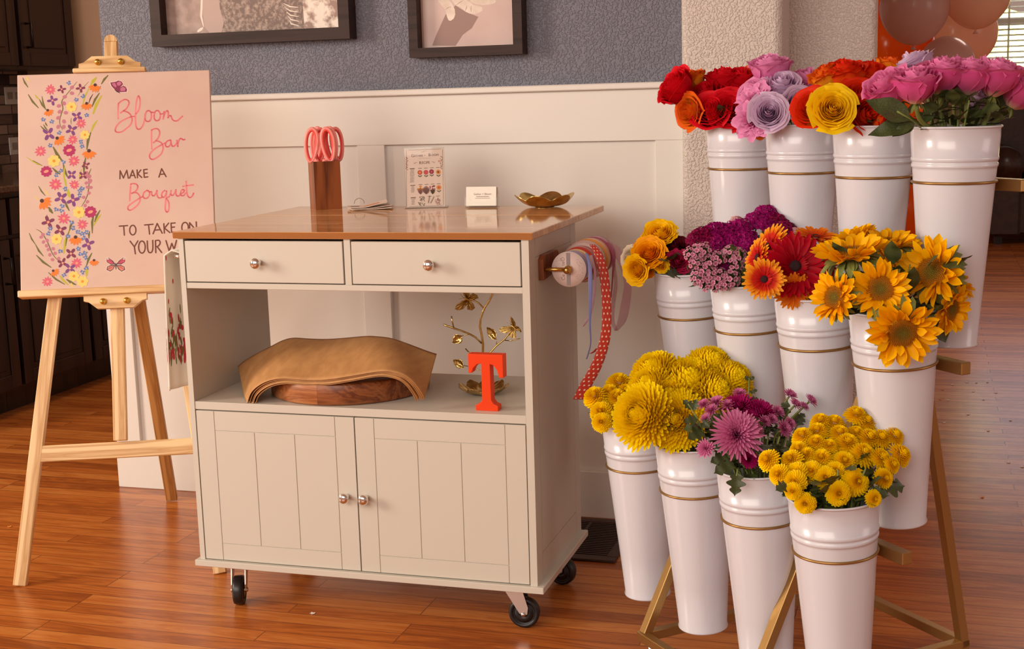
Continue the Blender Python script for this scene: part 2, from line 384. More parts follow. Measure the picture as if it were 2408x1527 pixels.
for i, (a, b, w) in enumerate([(.37, .85, 'nearest to the camera'), (.85, 1.33, 'second from the easel leg, behind the sign'), (1.33, 1.81, 'farthest back, beside the white wall end')]):
    cabinet('base_cabinet', 'dark wood lower kitchen cabinet, ' + w, a, b, -2.92, -2.3, .1, .875, True, 'lower kitchen cabinets', i % 2)
for i, (a, b, w) in enumerate([(.93, 1.415, 'cut by the left edge of the photo'), (1.415, 1.82, 'whose door ends beside the tan wall')]):
    cabinet('wall_cabinet', 'dark wood upper kitchen cabinet ' + w, a, b, -2.92, -2.6, 1.365, 2.25, False, 'upper kitchen cabinets', 1)
GRANITE = speckle('dark_granite', (.02, .012, .009), (.10, .05, .03), 90, .12)
tag(MB().box(-2.925, -2.262, .30, 1.86, .8765, .906, bev=.006).build('worktop', GRANITE), 'dark polished granite kitchen worktop on the lower cabinets', 'worktop')
for z, w in ((1.255, 'upper of the two left of the sign'), (1.025, 'lower of the two left of the sign')):
    t = thing('wall_outlet', 'white electrical outlet on the dark stone backsplash, ' + w, 'outlet', (-2.93, 1.775, z), 0, 'kitchen outlets')
    MB().box(0, .006, -.06, .06, -.04, .04, bev=.002).build('cover_plate', mat('outlet_plate', (.62, .56, .50), .4), t)
    mb = MB()
    for y in (-.028, .028): mb.box(.006, .009, y-.018, y+.018, -.016, .016)
    mb.build('socket', mat('outlet_socket', (.30, .25, .21), .4), t)

# ---------------------------------------------------------------- floor vent
t = thing('floor_vent', 'brown metal floor register with dark slots beside the baseboard', 'vent', (.235, -.19, 0))
VENT = mat('brown_vent_metal', (.060, .028, .020), .4, .5)
mb = MB(); x0, x1, y0, y1 = -.135, .135, -.17, .165
mb.box(x0, x1, y0, y0+.03, 0, .007, bev=.002).box(x0, x1, y1-.03, y1, 0, .007, bev=.002).box(x0, x0+.03, y0+.03, y1-.03, 0, .007, bev=.002).box(x1-.03, x1, y0+.03, y1-.03, 0, .007, bev=.002)
mb.build('frame', VENT, t)
mb = MB(); k = 20
for i in range(k):
    y = y0+.035+(y1-y0-.07)*i/(k-1); mb.box(x0+.028, x1-.028, y-.0035, y+.0035, .002, .0055)
mb.box(-.004, .004, y0+.03, y1-.03, .002, .0062); mb.build('grille', VENT, t)
MB().box(x0+.02, x1-.02, y0+.02, y1-.02, .0002, .001).build('duct_opening', mat('duct_black', (.004, .002, .002), .9), t)

# ---------------------------------------------------------------- framed photographs
def ell(cx, cz, rx, rz, rot=0, n=16):
    return [(cx+rx*math.cos(a)*math.cos(rot)-rz*math.sin(a)*math.sin(rot), cz+rx*math.cos(a)*math.sin(rot)+rz*math.sin(a)*math.cos(rot)) for a in [2*PI*i/n for i in range(n)]]
def stroke2(pts, w, taper=True):
    L = []; R = []; n = len(pts)
    for i, (x, z) in enumerate(pts):
        ax, az = pts[max(i-1, 0)]; bx, bz = pts[min(i+1, n-1)]; dx, dz = bx-ax, bz-az; d = math.hypot(dx, dz) or 1
        ww = w*(math.sin(PI*(.12+.76*i/(n-1))) if taper else 1)/2
        L.append((x-dz/d*ww, z+dx/d*ww)); R.append((x+dz/d*ww, z-dx/d*ww))
    return L+R[::-1]
def flat(mb, poly, y, mi):
    return mb.add([(x, y, z) for x, z in poly], [tuple(range(len(poly)))], mi)
def frame(name, label, x0, x1, z0, z1, wd, dep):
    t = thing(name, label, 'picture', (0, .0215, 0))
    for nm, poly, in (('rail', [(x0, z0), (x1, z0), (x1-wd, z0+wd), (x0+wd, z0+wd)]), ('rail', [(x0, z1), (x0+wd, z1-wd), (x1-wd, z1-wd), (x1, z1)]),
                      ('stile', [(x0, z0), (x0+wd, z0+wd), (x0+wd, z1-wd), (x0, z1)]), ('stile', [(x1, z0), (x1, z1), (x1-wd, z1-wd), (x1-wd, z0+wd)])):
        MB().prism(poly, -dep, 0).build(nm, FRAMEWOOD, t)
    return t
SEPIA = speckle('photo_grass_blur', (.25, .16, .13), (.40, .28, .24), 26, .35)
DRESS = mat('photo_pale_grey', (.44, .31, .275), .35); LITE = mat('photo_highlight', (.74, .64, .56), .35)
FLORAL = speckle('photo_meadow', (.15, .088, .068), (.46, .34, .28), 110, .35, detail=6, lo=.45, hi=.72)
SKYP = speckle('photo_sunlit_leaves', (.30, .18, .14), (.82, .71, .62), 34, .35, detail=5, lo=.40, hi=.55)
t = frame('picture_frame', 'wide dark framed black-and-white meadow photograph above the sign', -1.076, -.444, 1.367, 1.86, .033, .05)
mb = MB(); flat(mb, [(-1.045, 1.398), (-.473, 1.398), (-.473, 1.83), (-1.045, 1.83)], -.014, 0)
flat(mb, [(-.88, 1.40), (-.60, 1.40), (-.60, 1.83), (-.90, 1.83)], -.01405, 3)
flat(mb, [(-.918, 1.42), (-.905, 1.402), (-.865, 1.40), (-.855, 1.43), (-.865, 1.47), (-.87, 1.83), (-.93, 1.83), (-.925, 1.5)], -.0141, 1)
flat(mb, [(-.598, 1.40), (-.474, 1.40), (-.474, 1.829), (-.61, 1.829)], -.01408, 4)
flat(mb, stroke2([(-.926, 1.56), (-.922, 1.50), (-.928, 1.45), (-.922, 1.42)], .007), -.01415, 2)
flat(mb, ell(-.934, 1.412, .012, .004, .5), -.01416, 2)
for k in range(5): flat(mb, stroke2([(-.66+.004*k, 1.475-.012*k), (-.64, 1.465-.012*k), (-.615, 1.462-.013*k)], .004), -.01417, 2)
mb.build('photo_print', [SEPIA, DRESS, LITE, FLORAL, SKYP], t)
t = frame('picture_frame', 'small dark framed photograph of a hand with fingers hanging down', -.267, .061, 1.307, 1.75, .026, .05)
PK = speckle('photo_rose_backdrop', (.52, .36, .32), (.60, .45, .41), 5, .35); SH = mat('photo_dim_tone', (.27, .145, .115), .35)
HAND = speckle('photo_hand_skin', (.62, .50, .41), (.80, .70, .60), 20, .35); HD = mat('photo_hand_crease', (.40, .25, .20), .35)
f2 = lambda u, v: (lambda p: (p.x, p.z))(PY(940+u/7.082, v/7.082, .0075))
mb = MB(); flat(mb, [(-.245, 1.33), (.038, 1.33), (.038, 1.725), (-.245, 1.725)], -.014, 0)
flat(mb, [f2(*q) for q in ((760, 250), (700, 380), (600, 600), (540, 760), (930, 765), (1050, 580), (1200, 470), (1310, 280), (1100, 200), (930, 90))], -.01405, 1)
flat(mb, [f2(*q) for q in ((650, -300), (640, 20), (700, 100), (760, 160), (790, 290), (815, 340), (850, 347), (900, 310), (925, 240), (915, 150), (870, 60), (820, 0), (900, -300))], -.0141, 2)
flat(mb, [f2(*q) for q in ((830, -300), (870, 10), (930, 90), (1010, 120), (1080, 180), (1160, 225), (1260, 236), (1330, 205), (1382, 175), (1370, 120), (1300, 95), (1230, 85), (1180, 40), (1120, 10), (1100, -300))], -.0141, 2)
flat(mb, [f2(*q) for q in ((1110, -300), (1180, 30), (1260, 68), (1380, 85), (1500, 75), (1590, 50), (1605, 10), (1560, -20), (1500, -300))], -.01408, 2)
for a in (((860, 110), (800, 130), (765, 160)), ((1120, 90), (1110, 140), (1090, 180)), ((1190, 100), (1185, 150), (1190, 200)), ((930, 90), (1000, 40), (1050, 10))): flat(mb, stroke2([f2(*q) for q in a], .0022), -.01415, 3)
flat(mb, [(-.245, 1.334), (-.235, 1.334), (-.235, 1.725), (-.245, 1.725)], -.0141, 3)
mb.build('photo_print', [PK, SH, HAND, HD], t)
# ================================================================ rolling kitchen cart
CX0, CY0 = -.546, -.867
BUTCHER = planks('butcher_block', [(.56, .26, .09), (.70, .37, .15), (.80, .48, .23)], .34, .043, .075, (.36, .14, .04), 'x', .004, 0, .0001)
cart = thing('kitchen_cart', 'white rolling kitchen cart with butcher block top, two drawers and two doors', 'cart', (CX0, CY0, 0))
W, D, DS, ZT, TS = .8652, .6686, .4049, .91, .0155
MB().box(0, W, 0, DS-.001, ZT-TS, ZT, bev=.0015).build('tabletop', BUTCHER, cart)
MB().box(0, W, DS+.001, D, ZT-TS, ZT, bev=.0015).build('drop_leaf', BUTCHER, cart)
pz0, pz1 = .119, ZT-TS
px0, px1, py0, py1 = .0106, .8547, .0066, .4069
for sx, a, b in ((0, px0, px0+.0128), (1, px1-.0165, px1)):
    mb = MB(); o = 0.0015
    if sx: mb.box(a, b-o, py0, py1, pz0, pz1); xo0, xo1 = b-o, b
    else: mb.box(a+o, b, py0, py1, pz0, pz1); xo0, xo1 = a, a+o
    st = .047; g = .0018
    mb.box(xo0, xo1, py0, py0+st, pz0, pz1).box(xo0, xo1, py1-st, py1, pz0, pz1)
    mb.box(xo0, xo1, py0+st+g, py1-st-g, pz0, pz0+.062).box(xo0, xo1, py0+st+g, py1-st-g, .852, pz1)
    mb.box(xo0, xo1, py0+st+g, py1-st-g, pz0+.062+g, .852-g)
    mb.build('side_panel', WHITE, cart)
MB().box(.0236, .838, .008, py1, .489, .508, bev=.001).build('shelf', WHITE, cart)
MB().box(.0236, .838, .008, py1, .7775, .791, bev=.001).build('drawer_rail', WHITE, cart)
MB().box(.4255, .4408, .008, py1, .791, .8935).build('divider', WHITE, cart)
MB().box(.0236, .838, py1-.008, py1, pz0, .489).box(.0236, .838, py1-.008, py1, .791, pz1).build('back_panel', WHITE, cart)
MB().box(.0003, .8708, -.003, .4125, .104, .119, bev=.0012).build('base_board', WHITE, cart)
def knob(parent, x, z):
    M = Matrix.Translation((x, .0066, z)) @ Matrix.Rotation(PI/2, 4, 'X')
    pr = [(0, 0), (.006, 0), (.006, .003), (.0042, .006), (.0042, .012), (.0075, .0145), (.0115, .017), (.0128, .0205), (.012, .0245), (.009, .0275), (.0045, .0292), (0, .0296)]
    MB().lathe(pr, 28, 0, M).build('knob', CHROME, parent)
for a, b in ((.0268, .4225), (.4438, .8352)):
    mb = MB().box(a, b, .0066, .022, .7935, .8885, bev=.001); mb.box(a+.01, b-.01, .022, .34, .797, .875)
    d = mb.build('drawer', WHITE, cart); knob(d, (.216 if a < .2 else .633), .84)
def boards(a, b, z0, z1):
    mb = MB().box(a, b, .0085, .022, z0, z1); st, rl, g = .046, .046, .0016
    bx = lambda x0, x1, q0, q1: mb.box(x0, x1, .0066, .0085, q0, q1, bev=.0004)
    bx(a, a+st, z0, z1); bx(b-st, b, z0, z1); bx(a+st+g, b-st-g, z0, z0+rl-.006); bx(a+st+g, b-st-g, z1-rl, z1)
    q0, q1 = z0+rl-.006+g, z1-rl-g; xa, xb = a+st+g, b-st-g; w = (xb-xa-2*g)/3
    for k in range(3): bx(xa+k*(w+g), xa+k*(w+g)+w, q0, q1)
    return mb
for a, b, kx in ((.0262, .4288, .404), (.4316, .8362, .452)):
    d = boards(a, b, .1215, .4865).build('door', WHITE, cart); knob(d, kx, .30)
def caster(parent, x, y, ang):
    c = MB(); M = Matrix.Translation((x, y, 0)) @ Matrix.Rotation(ang, 4, 'Z')
    c.box(-.03, .03, -.024, .024, .1005, .104, 0, M)
    c.lathe([(.016, .094), (.018, .097), (.016, .1005)], 20, 0, M)
    for s in (-1, 1):   # cheeks of the fork
        Mc = M @ Matrix.Translation((0, s*.0165, 0))
        c.prism([(-.022, .096), (.02, .096), (.033, .052), (.031, .036), (.022, .033), (.013, .038)], -.0012, .0012, Mc)
    f = c.build('caster_fork', STEEL, parent)
    Mw = M @ Matrix.Translation((.022, 0, .0355)) @ Matrix.Rotation(PI/2, 4, 'X')
    w = MB().lathe([(.006, -.012), (.020, -.012), (.021, -.0085), (.026, -.0085), (.027, -.012), (.0335, -.0115), (.0355, -.007), (.0355, .007), (.0335, .0115), (.027, .012), (.026, .0085), (.021, .0085), (.020, .012), (.006, .012), (.006, -.012)], 32, 0, Mw)
    w.build('wheel', RUBBER, f)
    MB().lathe([(0, -.021), (.005, -.0205), (.0055, -.0185), (.0055, .0185), (.005, .0205), (0, .021)], 14, 0, Mw).build('axle_bolt', STEEL, f)
for x, y, a in ((.085, .06, -1.25), (.785, .055, .12), (.80, .345, -.25), (.085, .345, .4)): caster(cart, x, y, a)
# towel bar on the left side panel, and the towel over it
Z = .846
MB().tube([(px0, .055, Z), (-.028, .055, Z), (-.034, .061, Z), (-.034, .345, Z), (-.028, .351, Z), (px0, .351, Z)], .0045, 10).build('towel_bar', CHROME, cart)
tw = thing('kitchen_towel', 'cream cotton towel with red flower border hanging on the cart towel bar', 'towel', (CX0-.034, CY0, 0))
TOW = mat('towel_cotton', (.82, .76, .66), .9, sheen=.3)
def towf(a, b):
    y = .068+.27*a; L = b*.66
    wv = .008*math.sin(a*17)+.004*math.sin(a*31+1); r = .0085
    if L < .335:  # outside hang, from hem up
        z = .515+L; x = -r-.024-.006*(1-L/.335)**.7-wv*(.335-L)/.335*1.6; z = .516+L
    elif L < .335+PI*r:
        t = (L-.335)/r; x = -r*math.cos(t)-.020*max(0, math.cos(t)); z = Z+.005+r*math.sin(t)
    else:
        q = L-.335-PI*r; x = r+.004-wv*.5*q/.3; z = Z+.005-q
        x += .008*min(1, q/.15)
    return (x, y, z)
mb = MB().grid(towf, 40, 46); o = mb.build('cloth', TOW, tw)
md = o.modifiers.new('thickness', 'SOLIDIFY'); md.thickness = .003; md.offset = 0
RED = mat('towel_red_print', (.52, .035, .05), .9); GRN = mat('towel_green_print', (.13, .17, .035), .9)
mb = MB(); random.seed(11)
def on_t(a, b): return Vector(towf(a, b))
def dab(a, b, ra, rb, mi, rot=0, side=-1):
    pts = [(a+ra*math.cos(q)*math.cos(rot)-rb*math.sin(q)*math.sin(rot), b+ra*math.cos(q)*math.sin(rot)+rb*math.sin(q)*math.cos(rot)) for q in [2*PI*i/8 for i in range(8)]]
    vs = []
    for p, q in pts:
        v = on_t(min(max(p, 0.002), .998), min(max(q, .002), .998)); e = 1e-3
        nrm = (on_t(p+e, q)-v).cross(on_t(p, q+e)-v).normalized()
        vs.append(v+nrm*.0022); 
    mb.add(vs, [tuple(range(8))], mi)
    vs2 = [2*on_t(min(max(p, .002), .998), min(max(q, .002), .998))-w for (p, q), w in zip(pts, vs)]
    mb.add(vs2, [tuple(range(8))[::-1]], mi)
for k in range(300):
    a = random.random(); h = abs(random.gauss(0, .085)); b = .10+h
    if b > .30: continue
    for bb in (b, ):
        if random.random() < .36: dab(a, bb, .017, .011, 0, random.random()*3)
        else: dab(a, bb, .006, .019, 1, random.uniform(-.7, .7))
    b2 = 1-b*.8
    if b2 < .95: dab(a, b2, .015, .009, 0 if random.random() < .45 else 1, random.random()*3)
for a, b in ((.05, .33), (.12, .40), (.3, .36), (.02, .49)): dab(a, b, .008, .010, 0)
mb.build('flower_print', [RED, GRN], tw)

# ---------------------------------------------------------------- things on the table top
def text_mesh(body, size, align='CENTER', shear=0, space=1):
    c = bpy.data.curves.new('lettering', 'FONT'); c.body = body; c.size = size; c.align_x = align; c.shear = shear; c.space_character = space
    c.resolution_u = 3
    o = bpy.data.objects.new('lettering', c); COL.objects.link(o)
    dg = bpy.context.evaluated_depsgraph_get(); me = bpy.data.meshes.new_from_object(o.evaluated_get(dg))
    vs = [v.co.copy() for v in me.vertices]; fs = [tuple(p.vertices) for p in me.polygons]
    bpy.data.objects.remove(o); bpy.data.curves.remove(c); bpy.data.meshes.remove(me)
    return vs, fs
def text(mb, body, size, x, z, y, mi=0, M=None, **k):
    vs, fs = text_mesh(body, size, **k); vs = [Vector((v.x+x, y, v.y+z)) for v in vs]
    if M: vs = [M @ v for v in vs]
    mb.add(vs, fs, mi)

# scissor block
p = PZ(752, 494, ZT); BW = .0715
yaw = math.radians(37)
blk = thing('scissor_holder', 'square reddish brown wood block holding pink scissors on the cart', 'holder', (-.432, -.268, ZT), yaw)
ACACIA = wood('acacia_wood', (.10, .022, .006), (.30, .085, .022), 'z', 2.2, .38, 5)
h = BW/2; w = .010; H = .128
mb = MB().box(-h, h, -h, h, 0, .012)
mb.box(-h, h, -h, -h+w, .012, H).box(-h, h, h-w, h, .012, H).box(-h, -h+w, -h+w, h-w, .012, H).box(h-w, h, -h+w, h-w, .012, H)
mb.build('body', ACACIA, blk)
PINK = mat('pink_plastic', (.95, .30, .26), .35); PINKIN = mat('coral_inner_grip', (.82, .065, .05), .4)
def scissors(label, x, y, rz, sc=1, dz=0, spread=0):
    t = thing('scissors', label, 'scissors', (0, 0, 0), 0, 'pink handled scissors in the block')
    M = Matrix.Translation((-.432, -.268, ZT)) @ Matrix.Rotation(yaw, 4, 'Z') @ Matrix.Translation((x, y, H+dz)) @ Matrix.Rotation(rz, 4, 'Z')
    t.matrix_world = M
    for s in (-1, 1):
        out = []; n = 26
        for i in range(n):
            a = 2*PI*i/n
            cx = s*(.0225+spread); rx, rz_ = .0190, .0440
            X = cx+rx*math.cos(a)*(.84+.16*math.sin(a)); Zz = .047+rz_*math.sin(a)
            X += s*.006*((Zz-.047)/.04)*-.6
            out.append((X, 0, Zz*sc))
        hd = MB().tube(out, .0047, 10, 0, True); hd.prism([(s*.006, -.012), (s*.020, -.004), (s*.031, .012), (s*.022, .010), (s*.012, .012)][::s], -.0035, .0035)
        hd.tube([(s*.013, 0, .008), (s*.009, 0, -.004), (s*.004, 0, -.03)], [.0075, .0085, .005], 10)
        g = hd.build('handle', PINK, t)
        c0 = s*(.0225+spread)
        inn = [(c0+(x_-c0)*.83, 0, (z_/sc-.047)*.90*sc+.047*sc) for x_, y_, z_ in out]
        MB().tube(inn, .0042, 8, 0, True).build('grip_lining', PINKIN, g)
        MB().prism([(s*.001, -.025), (s*.008, -.025), (s*.002, -.088), (s*.0005, -.09)][::s], -.001+s*.0011, .001+s*.0011).build('blade', STEEL, t)
scissors('pink scissors at the front left of the wooden block', -.011, -.012, -.35, 1.0, -.004)
scissors('pink scissors standing in the middle of the wooden block', .004, .006, -.75, 1.0, -.003)
scissors('pink scissors at the back of the wooden block, leaning right', .017, .012, .25, .98, -.004, .004)

# seed packets with a loop of twine
PAPER = speckle('printed_packet_paper', (.80, .68, .58), (.72, .56, .46), 30, .6); PRT = mat('packet_orange_print', (.66, .27, .12), .6); INK = mat('dark_brown_ink', (.16, .06, .035), .6)
for i, (dx, dy, dz, rz, tilt, lab) in enumerate([(.012, .010, .0004, .05, .004, 'bottom paper packet of the small pile beside the scissor block'), (.006, .004, .003, .30, .008, 'middle paper packet of the small pile beside the scissor block'), (0, 0, .0062, .18, .017, 'printed paper packet on top of the small pile, with a twine loop')]):
    t = thing('paper_packet', lab, 'packet', (-.302+dx, -.292+dy, ZT+dz), rz+.25, 'paper packets on the cart top')
    fn = lambda a, b, off=0, q=tilt: ((a-.5)*.105, (b-.5)*.07, off+q*max(0, a-.45)*1.4+.008*abs(b-.5)*q*10)
    mb = MB().grid(lambda a, b: fn(a, b, .0018), 10, 6).grid(lambda a, b: fn(a, 1-b, 0), 10, 6)
    for e in (0, 1): mb.grid(lambda a, b, e=e: fn(a, e, .0018*b), 10, 1).grid(lambda a, b, e=e: fn(e, a, .0018*b), 6, 1)
    mb.build('envelope', PAPER, t)
    if i == 2:
        mb = MB().grid(lambda a, b: fn(.42+.38*a, .18+.5*b, .0021), 6, 4, 0)
        for k in range(4): mb.grid(lambda a, b, k=k: fn(.08+.22*a, .25+.14*k+.04*b, .0021), 4, 1, 1)
        mb.build('print', [PRT, INK], t)
        MB().tube([(-.02+.013*math.cos(a), .022+.004*math.sin(a), .0095+.012*math.sin(a)) for a in [PI*k/14-.12 for k in range(16)]], .0007, 6).build('twine_loop', mat('twine', (.22, .15, .11), .8), t)

# recipe sign
sg = thing('recipe_sign', 'small printed Gather + Bloom recipe card in a clear acrylic stand', 'sign', (0, 0, 0))
q0 = PZ(1002, 490, ZT); sg.location = (q0.x, q0.y, ZT); sg.rotation_euler = (0, 0, math.radians(16))
CW, CH = .1016, .1525
Mt = Matrix.Translation((0, .0, .0035)) @ Matrix.Rotation(math.radians(-3), 4, 'X')
mb = MB().box(-CW/2-.002, CW/2+.002, -.0032, -.0012, 0, CH+.003, 0, Mt).box(-CW/2-.002, CW/2+.002, .0012, .0032, 0, CH+.003, 0, Mt)
mb.box(-CW/2-.006, CW/2+.006, -.012, .052, 0, .0026)
mb.build('acrylic_stand', ACRYLIC, sg)
CARD = mat('recipe_card_paper', (.80, .67, .60), .6)
MB().box(-CW/2, CW/2, -.0004, .0004, .0005, CH, 0, Mt).build('card', CARD, sg)
cols = [INK, mat('print_red', (.62, .09, .05), .6), mat('print_rose', (.60, .08, .12), .6), mat('print_berry', (.32, .02, .07), .6), mat('print_orange', (.75, .30, .06), .6), mat('print_olive', (.16, .12, .06), .6), mat('print_mauve', (.45, .24, .22), .6), mat('print_brown_centre', (.22, .06, .015), .6), mat('print_blush', (.83, .58, .48), .6)]
mb = MB(); Y = -.0008
def cp(u, v):   # position on the card from its picture in the photo
    tt = (v-165)/(1350-165); xl = 120+(175-120)*tt; xr = 880+(940-880)*tt
    return ((u-xl)/(xr-xl)-.5)*CW, (1-tt)*CH
def cflat(poly, mi, dy=0): mb.add([Mt @ Vector((x, Y-dy, z)) for x, z in poly], [tuple(range(len(poly)))], mi)
def ctext(s, size, u, v, **k):
    x, z = cp(u, v); text(mb, s, size, x, z, Y, 0, Mt, **k)
ctext('G', .0105, 276, 328); ctext('ATHER', .0078, 395, 328); ctext('+', .006, 520, 316); ctext('B', .0105, 608, 322); ctext('LOOM', .0078, 705, 318)
ctext('R', .0108, 432, 478); ctext('ECIPE', .0088, 540, 470)
for s in (((380, 445), (345, 435), (325, 462), (300, 455), (305, 435)), ((650, 440), (680, 430), (695, 458), (718, 450), (705, 428)), ((400, 362), (640, 358)), ((450, 240), (490, 225), (550, 205))): cflat(stroke2([cp(*q) for q in s], .0008), 0)
for u0, v0, n, w in ((225, 565, 11, 95), (240, 905, 6, 95), (250, 1152, 6, 100)):
    for k in range(n):
        ww = w*(1 if k == 0 else random.uniform(.5, .95)); cflat(stroke2([cp(u0+w/2-ww/2, v0+27*k), cp(u0+w/2+ww/2, v0+27*k-3)], .0018 if k == 0 else .0009, False), 0)
for u, v in ((425, 562), (540, 560), (658, 558), (778, 556), (440, 892), (560, 890), (680, 888), (800, 886), (475, 1138), (625, 1136), (790, 1134)): cflat(stroke2([cp(u-36, v), cp(u+36, v-2)], .0011, False), 0)
def bl_(u, v, r, mi, dy=0): x, z = cp(u, v); cflat(ell(x, z, r, r), mi, dy)
def lf_(u, v, a, L, mi): x, z = cp(u, v); cflat(stroke2([(x, z), (x+L*math.cos(a)*.5, z+L*math.sin(a)*.5), (x+L*math.cos(a), z+L*math.sin(a))], L*.42), mi)
for u, v, c, cc in ((425, 645, 1, 4), (545, 645, 2, 1), (655, 635, 3, 2), (788, 645, 4, 7), (805, 960, 4, 1)):
    bl_(u, v, .0062, c); bl_(u, v, .0028, cc, .0001)
    cflat(stroke2([cp(u, v+45), cp(u+6, v+110)], .0010), 5)
    for s in (-1, 1): lf_(u+5, v+90, PI/2-s*.9, .0068, 5)
for du, dv in ((0, -60), (-45, -5), (45, -5), (0, -10)): bl_(440+du, 990+dv, .0031, 4)
for a in (-.6, -.3, 0, .3, .6): lf_(445, 1085, PI/2-a*.9, .016-.004*abs(a), 6)
for a in range(9): lf_(560, 1085, PI/2+(a-4)*.17, .021-.0015*abs(a-4), 6)
random.seed(5)
for k in range(13): bl_(680+random.uniform(-48, 48), 975+random.uniform(-60, 50), .0017, 3); 
for a in (-.5, -.2, .1, .4): lf_(685, 1090, PI/2+a, .013, 5)
for cu, mi in ((475, 5), (790, 6)):
    for k in range(26): lf_(cu+random.uniform(-60, 60), 1230+random.uniform(-75, 75), random.random()*6, .0042, mi)
    cflat(stroke2([cp(cu, 1160), cp(cu+5, 1310)], .0006), 5)
for a, u in ((1.35, 600), (1.05, 640)):
    for k in range(9): x, z = cp(u, 1290); d = .0022*k+.002; [cflat(stroke2([(x+d*math.cos(a), z+d*math.sin(a)), (x+d*math.cos(a)+.0032*math.cos(a+s*.6), z+d*math.sin(a)+.0032*math.sin(a+s*.6))], .0016), 5) for s in (-1, 1)]
for (ua, va, ub, vb) in ((150, 195, 175, 1330), (862, 190, 905, 1330)):
    cflat(stroke2([cp(ua, va), cp((ua+ub)/2, (va+vb)/2), cp(ub, vb)], .0006, False), 0)
cflat(stroke2([cp(190, 188), cp(830, 178)], .0006, False), 0); cflat(stroke2([cp(225, 1335), cp(880, 1330)], .0006, False), 0)
for side, u0 in ((0, 160), (1, 850)):
    for k in range(12): lf_(u0+random.uniform(-14, 14), 350+22*k, (PI*.25 if k % 2 else PI*.75), .0045, 6 if k % 3 else 0)
bl_(800, 425, .0038, 8); bl_(800, 425, .0016, 2, .0001)
mb.build('print', cols, sg)

# business card holder
q0 = PZ(1128, 489, ZT); hold = thing('card_holder', 'clear acrylic holder with white business cards on the cart', 'holder', (q0.x+.002, q0.y+.012, ZT), math.radians(4))
Mt = Matrix.Translation((0, 0, .003)) @ Matrix.Rotation(math.radians(-9), 4, 'X')
hw = .043; mb = MB().box(-hw, hw, -.0165, .021, 0, .0018)
mb.box(-hw, hw, -.001, .0008, 0, .040, 0, Mt @ Matrix.Translation((0, .017, 0)))
mb.prism([(-hw, 0), (hw, 0), (hw, .022), (hw-.012, .022), (hw-.016, .013), (-hw+.016, .013), (-hw+.012, .022), (-hw, .022)], -.0175, -.0160, Mt @ Matrix.Translation((0, .006, 0)))
for s in (-1, 1): mb.box(s*hw-.0008, s*hw+.0008, -.011, .017, 0, .028, 0, Mt)
mb.build('acrylic_tray', ACRYLIC, hold)
WCARD = mat('white_card', (.84, .80, .72), .5)
cards = thing('business_card', 'front white business card printed Gather + Bloom in the clear holder', 'card', hold.location, math.radians(4), 'business cards in the holder')
MB().box(-.0405, .0405, -.0085, -.0081, .0008, .0505, 0, Mt).build('stock', WCARD, cards)
mb = MB(); text(mb, 'Gather + Bloom', .0072, .004, .029, -.0088, 0, Mt)
for k, (w_, z_) in enumerate(((.034, .024), (.040, .0198))): mb.add([Mt @ Vector(q) for q in ((.004-w_/2, -.0088, z_), (.004+w_/2, -.0088, z_), (.004+w_/2, -.0088, z_+.0014-.0005*k), (.004-w_/2, -.0088, z_+.0014-.0005*k))], [(0, 1, 2, 3)], 0)
mb.build('print', mat('grey_brown_ink', (.22, .15, .12), .6), cards)
for k in range(9):
    c = MB().box(-.0405, .0405, -.0075+.0022*k, -.0070+.0022*k, .0008, .0505-.0002*(k % 3), 0, Mt).build('business_card', WCARD); c.location = hold.location; c.rotation_euler = (0, 0, math.radians(4))
    tag(c, 'plain white business card in the stack behind the front one', 'card', 'stacked business cards behind')

# gold dish with scalloped rim
def scallop(R, Hh, lobes, ph, depth_=.32, foot=.42, crinkle=0):
    def f(a, b, off=0):
        t = 2*PI*a+ph; lob = abs(math.sin(lobes*t/2)); r = R*(foot+(1-foot)*b)*(1-.16*b*b*(1-lob))
        z = Hh*(b**1.7)*(.52+.48*lob) + crinkle*math.sin(t*23+b*9)*b
        return (r*math.cos(t), r*math.sin(t), .0025+z+off)
    return f
q0 = PZ(1270, 490, ZT); dish = thing('gold_dish', 'shallow gold dish with wavy scalloped rim on the cart top', 'dish', (q0.x, q0.y+.045, ZT))
f = scallop(.079, .030, 6, .35)
mb = MB().grid(lambda a, b: f(a, b, .0016), 96, 10).grid(lambda a, b: f(1-a, b, 0), 96, 10).grid(lambda a, b: f(a, 1, .0016*b), 96, 1)
mb.lathe([(.0, .0041), (.0335, .0041)], 48).lathe([(.0335, .0025), (.0, .0025)], 48)
mb.build('bowl', GOLD, dish); MB().lathe([(.024, .0033), (.025, 0), (.021, 0), (.021, .0033)], 32).build('foot_ring', GOLD, dish)

# ---------------------------------------------------------------- things on the open shelf
SZ = .508
BOARD = planks('acacia_block_wood', [(.14, .034, .010), (.32, .105, .032), (.50, .20, .07)], .16, .5, .35, (.08, .02, .006), 'x', .002)
bd = MB().lathe([(0, 0), (.183, 0), (.189, .002), (.191, .006), (.191, .046), (.189, .050), (.184, .052), (0, .052)], 72).build('round_board', BOARD)
bd.location = (CX0+.338, CY0+.205, SZ); tag(bd, 'thick round reddish wood board under the brown paper on the shelf', 'board')
KRAFT = speckle('kraft_paper', (.56, .29, .105), (.46, .225, .078), 45, .7, (1, .3, 1))
fr = [(580, 960), (583, 944), (594, 920), (622, 900), (661, 891), (713, 894), (756, 894), (788, 891), (832, 884), (886, 875), (918, 875), (950, 884), (972, 901), (991, 927), (997, 941)]
bk = [(559, 861), (575, 849), (600, 834), (637, 815), (665, 801), (691, 795), (728, 797), (767, 798), (815, 795), (860, 791), (890, 792), (924, 797), (965, 811), (1005, 826), (1027, 833)]
FY, BY = CY0+.012, CY0+.22
F3 = [PY(u, v, FY) for u, v in fr]; B3 = [PY(u, v, BY) for u, v in bk]
